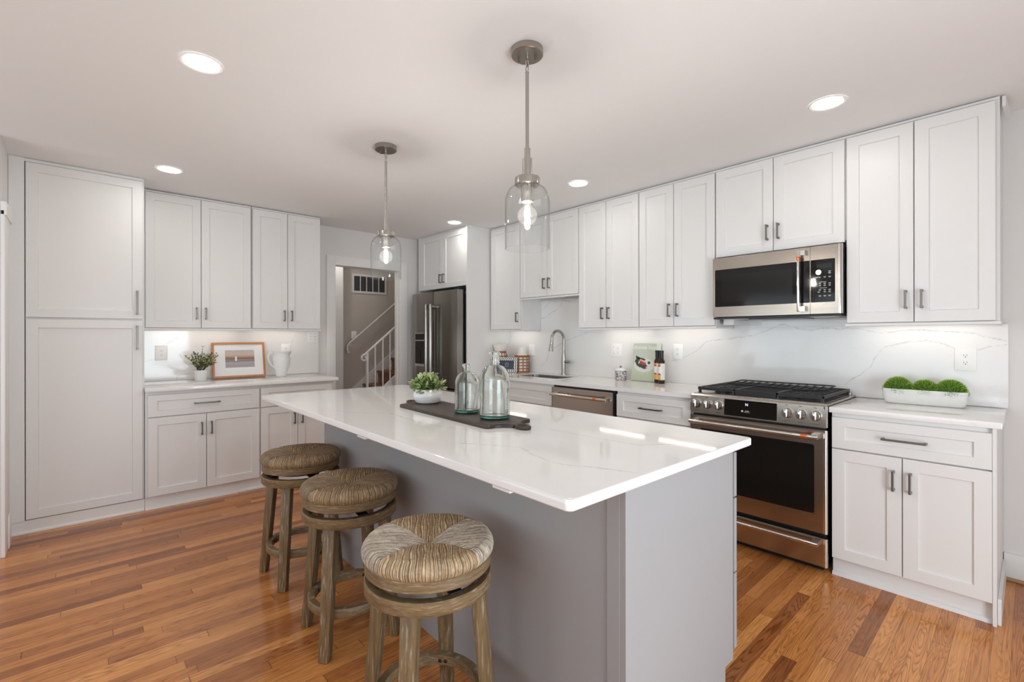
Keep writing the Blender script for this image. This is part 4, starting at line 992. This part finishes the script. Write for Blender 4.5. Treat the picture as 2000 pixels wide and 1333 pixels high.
LEAF1 = leaf_mat('plant_leaf', [(0.0, (0.05, 0.11, 0.035)), (0.45, (0.17, 0.26, 0.07)), (0.75, (0.42, 0.52, 0.20)), (1.0, (0.70, 0.76, 0.50))])
LEAF2 = leaf_mat('sprig_leaf', [(0.0, (0.045, 0.055, 0.030)), (0.5, (0.13, 0.16, 0.055)), (0.8, (0.34, 0.37, 0.11)), (1.0, (0.58, 0.60, 0.24))])
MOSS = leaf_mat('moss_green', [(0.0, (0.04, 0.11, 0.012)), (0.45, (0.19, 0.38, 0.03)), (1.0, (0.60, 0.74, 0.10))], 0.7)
CERAM = plain('white_ceramic', (0.82, 0.82, 0.81), 0.22, coat=0.3)
SOIL = plain('dark_soil', (0.03, 0.035, 0.02), 0.9)
t = thing('potted_plant', 'leafy light green plant in a round white ribbed bowl on the dark board', 'plant', (2.8200, -2.2150, ZP))
pr = [(0, 0), (0.056, 0.0), (0.062, 0.003)]
for k in range(26):
    u = k/25; z = 0.004+0.072*u; r = 0.062+0.0185*math.sin(PI*(u*0.78+0.06)) + (0.0007*math.sin(k*PI*0.5*2) if 2 < k < 16 else 0)
    pr.append((r+(0.0008 if (k % 2 and k < 18) else 0), z))
pr += [(0.072, 0.078), (0.068, 0.076), (0.066, 0.060), (0, 0.058)]
bm = BM(); lathe(bm, pr, 56); obj('pot', bm, CERAM, t, 40)
bm = BM(); lay = bm.verts.layers.float.new('tone'); rnd = random.Random(4)
for k in range(330):
    a = rnd.uniform(0, 2*PI); el = rnd.uniform(-0.12, 1.0); el = math.asin(max(-1, min(1, el)))
    u = Vector((math.cos(a)*math.cos(el), math.sin(a)*math.cos(el), math.sin(el)))
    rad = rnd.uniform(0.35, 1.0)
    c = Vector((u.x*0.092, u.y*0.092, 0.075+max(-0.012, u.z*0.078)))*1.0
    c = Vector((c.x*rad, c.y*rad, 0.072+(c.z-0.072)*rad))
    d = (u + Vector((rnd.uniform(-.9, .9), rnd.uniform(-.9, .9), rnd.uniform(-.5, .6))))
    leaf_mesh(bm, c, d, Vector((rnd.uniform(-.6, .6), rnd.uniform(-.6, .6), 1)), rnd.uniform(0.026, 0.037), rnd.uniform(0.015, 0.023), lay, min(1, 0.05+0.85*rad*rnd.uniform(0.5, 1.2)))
obj('foliage', bm, LEAF1, t, 60)

# ------------------------------------------------------------------ things on the pantry-side worktop
ZL = 0.9197
t = thing('potted_plant', 'small bushy sprig plant in a white cup beside the framed picture', 'plant', (0.225, -2.880, ZL))
bm = BM(); lathe(bm, [(0, 0), (0.042, 0), (0.044, 0.003), (0.052, 0.082), (0.053, 0.092), (0.049, 0.092), (0.047, 0.080), (0, 0.079)], 40); obj('pot', bm, CERAM, t, 40)
bm = BM(); lay = bm.verts.layers.float.new('tone'); bs = BM(); rnd = random.Random(9)
for k in range(52):
    a = rnd.uniform(0, 2*PI); tip = rnd.uniform(0.05, 0.135) if k > 6 else rnd.uniform(0.10, 0.17)
    h = rnd.uniform(0.04, 0.155); 
    if k == 0: tip, h, a = 0.03, 0.205, 0.4
    p0 = Vector((0.02*math.cos(a), 0.02*math.sin(a), 0.085)); p2 = Vector((tip*math.cos(a)*(0.75 if math.cos(a) < 0 else 1), tip*math.sin(a), 0.085+h)); p1 = (p0+p2)/2 + Vector((0, 0, 0.03))
    pts = [p0.lerp(p1, u).lerp(p1.lerp(p2, u), u) for u in [i/7 for i in range(8)]]
    tube(bs, pts, 0.0010, 5)
    for i in range(2, 8):
        for s in (0, 1):
            d = Vector((rnd.uniform(-1, 1), rnd.uniform(-1, 1), rnd.uniform(-0.2, 0.9)))
            leaf_mesh(bm, pts[i], d, Vector((0, 0, 1)), rnd.uniform(0.014, 0.023), rnd.uniform(0.010, 0.015), lay, rnd.choice((0.1, 0.3, 0.5, 0.5, 0.8, 1.0)))
obj('foliage', bm, LEAF2, t, 60); obj('stems', bs, plain('sprig_stem', (0.06, 0.05, 0.03), 0.6), t)
# framed picture, leaning on the splashback
t = thing('framed_picture', 'orange wood framed seascape print leaning against the pale splashback', 'picture', (0.115, -2.5480, ZL+0.0037), RZ)
t.rotation_euler = (math.radians(-11), 0, RZ)
PW, PH = 0.440, 0.330
bm = BM(); b = 0.0175
box(bm, -PW/2, PW/2, 0, 0.018, 0, b, 0.001); box(bm, -PW/2, PW/2, 0, 0.018, PH-b, PH, 0.001); box(bm, -PW/2, -PW/2+b, 0, 0.018, b, PH-b, 0.001); box(bm, PW/2-b, PW/2, 0, 0.018, b, PH-b, 0.001)
obj('frame', bm, FRAMEW, t)
bm = BM(); box(bm, -PW/2+b, PW/2-b, 0.008, 0.014, b, PH-b); obj('mat_board', bm, plain('mat_board', (0.84, 0.84, 0.85), 0.5), t)
m, nt, p = newmat('seascape_print')
tc = node(nt, 'ShaderNodeTexCoord').outputs['Generated']; sx = node(nt, 'ShaderNodeSeparateXYZ', {0: tc})
nv = node(nt, 'ShaderNodeVectorMath', {0: tc, 1: (3.0, 1.0, 30.0)}, operation='MULTIPLY').outputs[0]
nz = node(nt, 'ShaderNodeTexNoise', {'Vector': nv, 'Scale': 1.3, 'Detail': 4.0}).outputs['Fac']
zz = mth(nt, 'ADD', sx.outputs[2], mth(nt, 'MULTIPLY', mth(nt, 'SUBTRACT', nz, 0.5), 0.10))
cc = ramp(nt, zz, [(0.0, (0.36, 0.31, 0.32)), (0.30, (0.40, 0.36, 0.38)), (0.37, (0.16, 0.14, 0.16)), (0.43, (0.34, 0.30, 0.31)), (0.47, (0.20, 0.11, 0.09)), (0.57, (0.30, 0.17, 0.12)), (0.66, (0.60, 0.38, 0.26)), (0.76, (0.55, 0.46, 0.43)), (1.0, (0.50, 0.47, 0.47))])
gx = mth(nt, 'ABSOLUTE', mth(nt, 'SUBTRACT', sx.outputs[0], 0.36))
sun = mth(nt, 'MULTIPLY', mth(nt, 'LESS_THAN', gx, 0.03), mth(nt, 'LESS_THAN', mth(nt, 'ABSOLUTE', mth(nt, 'SUBTRACT', sx.outputs[2], 0.50)), 0.13))
nt.links.new(mix(nt, sun, cc, (0.85, 0.83, 0.84, 1)), p.inputs['Base Color']); p.inputs['Roughness'].default_value = 0.35
bm = BM(); box(bm, -0.115, 0.128, 0.0070, 0.0085, 0.094, 0.258); obj('print', bm, m, t)
# pitcher
t = thing('pitcher', 'white ceramic pitcher with a loop handle on the worktop near the doorway', 'pitcher', (0.200, -2.2150, ZL), math.radians(100))
pr = [(0, 0), (0.042, 0.0), (0.044, 0.004), (0.055, 0.05), (0.074, 0.11), (0.080, 0.155), (0.078, 0.182), (0.0675, 0.205), (0.066, 0.212), (0.075, 0.232), (0.077, 0.236), (0.074, 0.236), (0.062, 0.212), (0.068, 0.18), (0.06, 0.11), (0.046, 0.05), (0.04, 0.008), (0, 0.008)]
bm = BM(); rings = lathe(bm, pr, 48)
for rg in rings[9:13]:
    for v in rg:
        a = math.atan2(v.co.y, v.co.x); k = max(0, math.cos(a))**10
        v.co.x += 0.028*k; v.co.z += 0.004*k
for k in range(28):
    a = 2*PI*k/28; u = bmesh.ops.create_uvsphere(bm, u_segments=8, v_segments=6, radius=0.0042); bmesh.ops.translate(bm, vec=(0.0755*math.cos(a), 0.0755*math.sin(a), 0.190), verts=u['verts'])
obj('body', bm, CERAM, t, 50)
bm = BM(); tube(bm, [(-0.062, 0, 0.205), (-0.085, 0, 0.226), (-0.115, 0, 0.222), (-0.128, 0, 0.195), (-0.120, 0, 0.155), (-0.098, 0, 0.115), (-0.060, 0, 0.082)], [0.008, 0.009, 0.0085, 0.008, 0.008, 0.0075, 0.007], 12); obj('handle', bm, CERAM, t, 50)

# ------------------------------------------------------------------ things on the long worktop
ZR = 0.9148
WICK = wood('wicker', (0.20, 0.065, 0.022), (0.44, 0.18, 0.070), 0.55, 2, 0, 90)
MILK = plain('frosted_white_glass', (0.82, 0.80, 0.76), 0.25)
def wicker(label, loc, rings, nv, jar):
    t = thing('wicker_lantern', label, 'lantern', loc, 0, 'glass lanterns in wicker sleeves')
    bm = BM(); lathe(bm, jar, 40); obj('glass_jar', bm, MILK, t, 50)
    bm = BM()
    for r, z, w in rings:
        for dz in (0, w*1.6): tube(bm, [(r*math.cos(2*PI*k/32), r*math.sin(2*PI*k/32), z+dz+0.001*math.sin(3*k)) for k in range(32)], w, 6, closed=True)
    for k in range(nv):
        for da in (-0.035, 0.035):
            a = 2*PI*k/nv+da; tube(bm, [(r*math.cos(a), r*math.sin(a), z) for r, z, w in rings], 0.0028, 6)
    obj('wicker_sleeve', bm, WICK, t, 50)
wicker('squat round glass lantern with bulging wicker sleeve, in the corner behind the chevron frame', (1.168, -0.245, ZR), [(0.062, 0.004, 0.004), (0.082, 0.05, 0.003), (0.088, 0.11, 0.003), (0.076, 0.170, 0.003), (0.060, 0.212, 0.006)], 12,
       [(0, 0.003), (0.055, 0.003), (0.078, 0.05), (0.082, 0.10), (0.07, 0.165), (0.056, 0.216), (0.062, 0.226), (0.078, 0.275), (0.084, 0.296), (0.076, 0.296), (0.060, 0.226), (0, 0.21)])
wicker('straight square-mesh wicker lantern standing by the outlet near the sink', (1.385, -0.125, ZR), [(0.076, 0.004, 0.005), (0.076, 0.040, 0.003), (0.076, 0.072, 0.003), (0.076, 0.104, 0.003), (0.076, 0.136, 0.003), (0.077, 0.168, 0.006)], 10,
       [(0, 0.003), (0.068, 0.003), (0.070, 0.15), (0.062, 0.175), (0.050, 0.19), (0.046, 0.21), (0.048, 0.268), (0.042, 0.268), (0.040, 0.20), (0, 0.19)])
# chevron photo frame
m, nt, p = newmat('chevron_paint')
tc = node(nt, 'ShaderNodeTexCoord').outputs['Object']; sx = node(nt, 'ShaderNodeSeparateXYZ', {0: tc})
tri = mth(nt, 'ABSOLUTE', mth(nt, 'SUBTRACT', mth(nt, 'FRACT', mth(nt, 'MULTIPLY', sx.outputs[2], 34.0)), 0.5))
st_ = mth(nt, 'FRACT', mth(nt, 'ADD', mth(nt, 'MULTIPLY', sx.outputs[0], 46.0), mth(nt, 'MULTIPLY', tri, 1.0)))
nt.links.new(mix(nt, mth(nt, 'GREATER_THAN', st_, 0.5), (0.80, 0.78, 0.73, 1), (0.045, 0.047, 0.05, 1)), p.inputs['Base Color']); p.inputs['Roughness'].default_value = 0.4
t = thing('photo_frame', 'small chevron-patterned photo frame with a navy card, in front of the lanterns', 'photo frame', (1.325, -0.300, ZR+0.0028), math.radians(33))
t.rotation_euler = (math.radians(-10), 0, math.radians(33))
bm = BM(); FWd, FHt, b = 0.225, 0.162, 0.034
box(bm, -FWd/2, FWd/2, 0, 0.014, 0, b, 0.001); box(bm, -FWd/2, FWd/2, 0, 0.014, FHt-b, FHt, 0.001); box(bm, -FWd/2, -FWd/2+b, 0, 0.014, b, FHt-b); box(bm, FWd/2-b, FWd/2, 0, 0.014, b, FHt-b)
obj('frame', bm, m, t)
bm = BM(); box(bm, -FWd/2+b, FWd/2-b, 0.004, 0.010, b, FHt-b); obj('card', bm, plain('navy_card', (0.012, 0.016, 0.05), 0.3), t)
bm = BM(); z0 = 0.075
tube(bm, [(0.017*math.cos(math.radians(a)), 0.0035, z0+0.012+0.018*math.sin(math.radians(a))) for a in range(-50, 231, 20)], 0.0013, 6); tube(bm, [(-0.004, 0.0035, z0+0.006), (-0.004, 0.0035, z0+0.016), (0.004, 0.0035, z0+0.016), (0.004, 0.0035, z0+0.006)], 0.0011, 6); box(bm, -0.022, 0.022, 0.0032, 0.0042, z0-0.012, z0-0.0095)
obj('card_emblem', bm, LEGEND, t)
bm = BM(); prism(bm, [(0.014, 0.10), (0.055, 0.012), (0.052, 0.008), (0.014, 0.09)], 'x', -0.02, 0.02); obj('easel_back', bm, BLACK, t)
# patterned jar
m, nt, p = newmat('patterned_ceramic')
tc = node(nt, 'ShaderNodeTexCoord').outputs['Object']
v = node(nt, 'ShaderNodeTexVoronoi', {'Vector': tc, 'Scale': 85.0}); n = node(nt, 'ShaderNodeTexNoise', {'Vector': tc, 'Scale': 150.0, 'Detail': 3.0}).outputs['Fac']
n2 = node(nt, 'ShaderNodeTexNoise', {'Vector': tc, 'Scale': 38.0, 'Detail': 2.0}).outputs['Fac']
c = ramp(nt, n, [(0.42, (0.04, 0.045, 0.06)), (0.5, (0.45, 0.45, 0.45)), (0.58, (0.75, 0.73, 0.72))]); c = mix(nt, ramp(nt, n2, [(0.6, (0, 0, 0)), (0.68, (1, 1, 1))]), c, (0.62, 0.20, 0.14, 1))
nt.links.new(c, p.inputs['Base Color']); p.inputs['Roughness'].default_value = 0.25
t = thing('canister', 'small lidded canister with a busy dark floral pattern', 'canister', (2.655, -0.135, ZR))
bm = BM(); lathe(bm, [(0, 0), (0.047, 0), (0.050, 0.003), (0.050, 0.084), (0, 0.086)], 40); obj('body', bm, m, t, 40)
bm = BM(); lathe(bm, [(0, 0.0842), (0.051, 0.0842), (0.051, 0.094), (0.044, 0.102), (0.010, 0.109), (0, 0.109)], 40); ld = obj('lid', bm, CERAM, t, 40)
bm = BM(); lathe(bm, [(0, 0.109), (0.006, 0.109), (0.0085, 0.116), (0.0085, 0.124), (0, 0.128)], 16); obj('knob', bm, plain('lid_knob', (0.35, 0.13, 0.06), 0.4), ld, 40)
# cookbook leaning on the splashback
t = thing('cookbook', 'pale green cookbook with a plate of food on the cover, propped upright', 'book', (2.868, -0.108, ZR+0.0034))
t.rotation_euler = (math.radians(-10.5), 0, math.radians(3))
BW, BH = 0.250, 0.325
bm = BM(); box(bm, -BW/2, BW/2, 0.0, 0.0015, 0, BH); box(bm, -BW/2, BW/2, 0.0155, 0.017, 0, BH)
m, nt, p = newmat('cover_green'); tc = node(nt, 'ShaderNodeTexCoord').outputs['Generated']; sx = node(nt, 'ShaderNodeSeparateXYZ', {0: tc})
nt.links.new(ramp(nt, sx.outputs[2], [(0.0, (0.47, 0.50, 0.40)), (0.3, (0.52, 0.62, 0.42)), (0.7, (0.53, 0.57, 0.49)), (1.0, (0.47, 0.53, 0.43))]), p.inputs['Base Color']); p.inputs['Roughness'].default_value = 0.3
obj('cover', bm, m, t)
bm = BM(); box(bm, -BW/2+0.001, BW/2-0.002, 0.0016, 0.0154, 0.002, BH-0.002); obj('pages', bm, plain('page_edges', (0.78, 0.78, 0.74), 0.7), t)
bm = BM(); box(bm, BW/2-0.034, BW/2+0.001, -0.0006, 0.017, 0, BH); obj('spine', bm, plain('spine_pale_green', (0.66, 0.72, 0.60), 0.4), t)
text_mesh('donna hay', 0.052, plain('cover_lettering', (0.82, 0.83, 0.78), 0.5), t, 'title_lettering', Matrix.Translation((-0.018, -0.0004, BH-0.036)) @ Matrix.Rotation(PI/2, 4, 'X'), 0.0002)
bm = BM()
def disc(bm, cx, cz, rx, rz_, y, n=28, wob=0, sd=1, rot=0):
    rr = random.Random(sd); P = []
    for k in range(n):
        a = 2*PI*k/n; q = 1+rr.uniform(-wob, wob); ux, uz = rx*q*math.cos(a), rz_*q*math.sin(a)
        P.append((cx+ux*math.cos(rot)-uz*math.sin(rot), cz+ux*math.sin(rot)+uz*math.cos(rot)))
    prism(bm, P, 'y', y-0.0003, y)
disc(bm, -0.012, 0.135, 0.094, 0.060, -0.0001); pl = obj('cover_plate_print', bm, plain('print_plate', (0.70, 0.69, 0.70), 0.35), t)
bm = BM(); disc(bm, -0.030, 0.135, 0.058, 0.024, -0.0005, 20, 0.15, 3, -0.3); disc(bm, -0.075, 0.178, 0.022, 0.026, -0.0005, 14, 0.3, 5); disc(bm, -0.04, 0.188, 0.035, 0.013, -0.0005, 14, 0.3, 6, -0.2); disc(bm, 0.034, 0.158, 0.015, 0.014, -0.0005, 12, 0.2, 7); disc(bm, -0.086, 0.205, 0.007, 0.016, -0.0005, 10, 0.2, 8, 0.5); obj('cover_greens_print', bm, plain('print_greens', (0.035, 0.055, 0.035), 0.4), t)
bm = BM(); disc(bm, -0.030, 0.158, 0.040, 0.017, -0.0009, 18, 0.12, 4, -0.25); obj('cover_beef_print', bm, plain('print_beef', (0.45, 0.05, 0.055), 0.4), t)
bm = BM(); disc(bm, -0.022, 0.172, 0.038, 0.007, -0.0012, 14, 0.15, 9, -0.35); disc(bm, -0.058, 0.160, 0.006, 0.016, -0.0012, 10, 0.1, 11, -0.4); disc(bm, 0.018, 0.120, 0.012, 0.009, -0.0012, 10, 0.2, 12); obj('cover_crust_print', bm, plain('print_crust', (0.66, 0.50, 0.40), 0.4), t)
# sauce bottles
m, nt, p = newmat('sauce_label'); tc = node(nt, 'ShaderNodeTexCoord').outputs['Object']; sx = node(nt, 'ShaderNodeSeparateXYZ', {0: tc})
n = node(nt, 'ShaderNodeTexNoise', {'Vector': tc, 'Scale': 42.0, 'Detail': 2.0}).outputs['Fac']
z = mth(nt, 'ADD', sx.outputs[2], mth(nt, 'MULTIPLY', mth(nt, 'SUBTRACT', n, 0.5), 0.022))
band = ramp(nt, mth(nt, 'DIVIDE', z, 0.20), [(0.0, (0.80, 0.40, 0.03)), (0.28, (0.78, 0.42, 0.03)), (0.36, (0.30, 0.03, 0.02)), (0.42, (0.80, 0.79, 0.77)), (0.64, (0.80, 0.79, 0.77)), (0.69, (0.42, 0.05, 0.03)), (0.74, (0.75, 0.33, 0.03)), (1.0, (0.85, 0.50, 0.03))], 'CONSTANT')
sd = mth(nt, 'GREATER_THAN', sx.outputs[0], 0.007)
nt.links.new(mix(nt, sd, band, (0.80, 0.79, 0.77, 1)), p.inputs['Base Color']); p.inputs['Roughness'].default_value = 0.4
SAUCE = plain('dark_sauce', (0.028, 0.014, 0.010), 0.08)
def sauce(label, x, y):
    t = thing('sauce_bottle', label, 'bottle', (x, y, ZR), 0, 'dark sauce bottles beside the cookbook')
    r = 0.0268
    bm = BM(); lathe(bm, [(0, 0), (r-0.002, 0), (r, 0.003), (r, 0.178), (r-0.004, 0.190), (0.016, 0.204), (0.0135, 0.212), (0.0135, 0.232), (0, 0.232)], 32); b = obj('body', bm, SAUCE, t, 40)
    bm = BM(); lathe(bm, [(r+0.0004, 0.030), (r+0.0006, 0.0305), (r+0.0006, 0.1635), (r+0.0004, 0.164)], 32); obj('label', bm, m, t, 40)
    bm = BM(); lathe(bm, [(0.0142, 0.205), (0.0165, 0.206), (0.017, 0.212), (0.0165, 0.250), (0.0185, 0.252), (0.0185, 0.268), (0, 0.270)], 24); obj('cap', bm, BLACK, t, 40)
sauce('dark sauce bottle in front with its whole label showing', 3.066, -0.160)
sauce('dark sauce bottle half hidden behind its twin, next to the cookbook', 3.012, -0.130)
# moss planter
t = thing('moss_planter', 'long white concrete trough planted with three green moss mounds', 'planter', (4.683, -0.150, ZR), math.radians(1.5))
m = plain('white_concrete', (0.78, 0.78, 0.76), 0.7, bump=0.4, bscale=120, var=0.04, vscale=30)
bm = BM(); L, Wd, H = 0.182, 0.052, 0.082
def trough(hx, hy, z, k=40):
    out = []
    for i in range(k):
        a = 2*PI*i/k; c, s = math.cos(a), math.sin(a); e = 2/5.0
        out.append(bm.verts.new((hx*math.copysign(abs(c)**e, c), hy*math.copysign(abs(s)**e, s), z)))
    return out
LL = [trough(L*0.91, Wd*0.80, 0.0), trough(L*0.93, Wd*0.84, 0.003), trough(L*0.985, Wd*0.95, 0.03), trough(L, Wd, H-0.003), trough(L*0.995, Wd*0.98, H), trough(L*0.955, Wd*0.86, H), trough(L*0.95, Wd*0.84, H-0.02)]
for a, b in zip(LL[:-1], LL[1:]):
    for i in range(40): bm.faces.new((a[i], a[(i+1) % 40], b[(i+1) % 40], b[i]))
bm.faces.new(LL[0][::-1]); bm.faces.new(LL[-1]); obj('trough', bm, m, t, 40)
rnd = random.Random(21)
for cx, R, hz in ((-0.112, 0.078, 0.088), (0.006, 0.070, 0.074), (0.112, 0.078, 0.084)):
    bm = BM(); lay = bm.verts.layers.float.new('tone')
    u = bmesh.ops.create_uvsphere(bm, u_segments=20, v_segments=12, radius=1.0)
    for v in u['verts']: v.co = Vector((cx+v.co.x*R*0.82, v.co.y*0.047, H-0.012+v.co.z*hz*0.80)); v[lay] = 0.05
    for k in range(1900):
        a = rnd.uniform(0, 2*PI); sz = rnd.uniform(-0.15, 1.0); cz = math.sqrt(1-sz*sz)
        n = Vector((math.cos(a)*cz, math.sin(a)*cz, sz)); p0 = Vector((cx+n.x*R*0.78, n.y*0.047, H-0.012+n.z*hz*0.78))
        d = (n+Vector((rnd.uniform(-.5, .5), rnd.uniform(-.5, .5), rnd.uniform(-.2, .6)))).normalized(); ln = rnd.uniform(0.011, 0.019)
        s = d.cross(Vector((rnd.uniform(-1, 1), rnd.uniform(-1, 1), rnd.uniform(-1, 1)))).normalized()*0.0017
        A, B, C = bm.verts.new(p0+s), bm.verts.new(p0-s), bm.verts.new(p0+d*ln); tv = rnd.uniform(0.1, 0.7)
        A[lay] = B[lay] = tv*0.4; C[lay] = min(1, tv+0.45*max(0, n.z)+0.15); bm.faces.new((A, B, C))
    obj('moss_mound', bm, MOSS, t)

# ------------------------------------------------------------------ stairway beyond the doorway
t = thing('staircase', 'brown wooden stairs with white stringers climbing beyond the doorway', 'staircase', (0, 0, 0))
for k in range(-1, 9):
    y = -0.826+0.206*k; z = 0.670+0.1675*k
    if y > -0.02: break
    bm = BM(); box(bm, -0.974, -0.285, y-0.025, min(y+0.21, -0.005), z-0.028, z, 0.006); obj('tread', bm, TREADW, t)
    bm = BM(); box(bm, -0.974, -0.285, y, y+0.016, z-0.1675, z-0.0282); obj('riser', bm, TREADW, t)
def slope_board(x0, x1, za, zb, y0=-1.20, y1=-0.006):
    bm = BM(); f = lambda y, o: 0.670+(y+0.826)*0.813+o
    prism(bm, [(y0, max(0, f(y0, za))), (y1, f(y1, za)), (y1, f(y1, zb)), (y0, max(0.01, f(y0, zb)))], 'x', x0, x1); return bm
obj('wall_stringer', slope_board(-0.999, -0.975, -0.20, 0.075), TRIM, t)
obj('outer_stringer', slope_board(-0.284, -0.250, -0.22, 0.085), TRIM, t)
RAILW = plain('railing_white', (0.80, 0.78, 0.75), 0.35)
t = thing('stair_railing', 'white scrolled metal stair railing with balusters beyond the doorway', 'railing', (-0.267, 0, 0))
f = lambda y: 1.052+(y+1.19)*0.83
bm = BM(); pts = [(0, -0.03, f(-0.03)), (0, -0.6, f(-0.6)), (0, -1.15, f(-1.15))]
for k in range(14):
    a = math.radians(130+k*24); r = 0.040-0.0018*k; pts.append((0, -1.148+0.0*k+r*math.cos(a), 1.046+r*math.sin(a)))
tube(bm, pts, 0.012, 10); obj('top_rail', bm, RAILW, t, 50)
for i, y in enumerate((-1.115, -1.012, -0.912, -0.815, -0.715, -0.615, -0.515, -0.415, -0.315)):
    bm = BM(); zb = 0.670+(y+0.826)*0.813+0.095; w = 0.024 if i == 0 else 0.013
    if i % 2 == 1:
        n = 40; pr_ = None
        for k in range(n+1):
            z = zb+(f(y)-zb)*k/n; a = 0.5*k if 6 < k < 34 else 0
            q = [bm.verts.new((w/2*1.414*math.cos(a+PI/4+j*PI/2), y+w/2*1.414*math.sin(a+PI/4+j*PI/2), z)) for j in range(4)]
            if pr_:
                for j in range(4): bm.faces.new((pr_[j], pr_[(j+1) % 4], q[(j+1) % 4], q[j]))
            pr_ = q
    else: box(bm, -w/2, w/2, y-w/2, y+w/2, zb, f(y)-0.004)
    obj('post' if i == 0 else 'baluster', bm, RAILW, t)
t = thing('stair_handrail', 'slim white wall handrail with a curled end on the stairway wall', 'handrail', (-0.930, 0, 0))
g = lambda y: 1.300+(y+0.945)*0.835
bm = BM(); tube(bm, [(0, -0.03, g(-0.03)), (0, -0.5, g(-0.5)), (0, -0.985, g(-0.985)), (0, -1.035, g(-1.035)+0.002), (0, -1.070, 1.185), (0, -1.078, 1.145), (0, -1.068, 1.105), (0, -1.055, 1.085)], 0.013, 10); obj('rail', bm, RAILW, t, 50)
for y in (-1.0, -0.2):
    bm = BM(); tube(bm, [(0, y, g(y)-0.005), (-0.02, y, g(y)-0.05), (-0.066, y, g(y)-0.055)], 0.006, 8); lathe(bm, [(0, -0.069), (0.028, -0.069), (0.024, -0.062), (0, -0.061)], 20, (0, y, g(y)-0.055), axis='x'); obj('bracket', bm, RAILW, t, 50)
t = thing('air_vent', 'white return air grille high on the stairway wall', 'vent', (-0.999, -0.735, 2.015), RZ)
VW, VH = 0.50, 0.255
bm = BM(); frame_panel(bm, -VW/2, VW/2, -VH/2, VH/2, -0.012, 0.0, -VW/2+0.028, VW/2-0.028, -VH/2+0.028, VH/2-0.028, 0.002); obj('frame', bm, plain('vent_white', (0.72, 0.69, 0.65), 0.5), t)
bm = BM(); box(bm, -VW/2+0.027, VW/2-0.027, -0.004, -0.002, -VH/2+0.027, VH/2-0.027); obj('duct_backing', bm, plain('vent_dark', (0.03, 0.032, 0.04), 0.7), t)
bm = BM()
for k in range(16):
    z = -VH/2+0.034+k*0.0124; box(bm, -VW/2+0.028, VW/2-0.028, -0.009, -0.004, z, z+0.0022)
obj('louvres', bm, plain('vent_slat', (0.16, 0.16, 0.18), 0.6), t)
bm = BM()
for k in range(1, 5):
    x = -VW/2+0.028+(VW-0.056)*k/5; box(bm, x-0.005, x+0.005, -0.0115, -0.004, -VH/2+0.028, VH/2-0.028)
obj('divider', bm, bpy.data.materials['vent_white'], t)
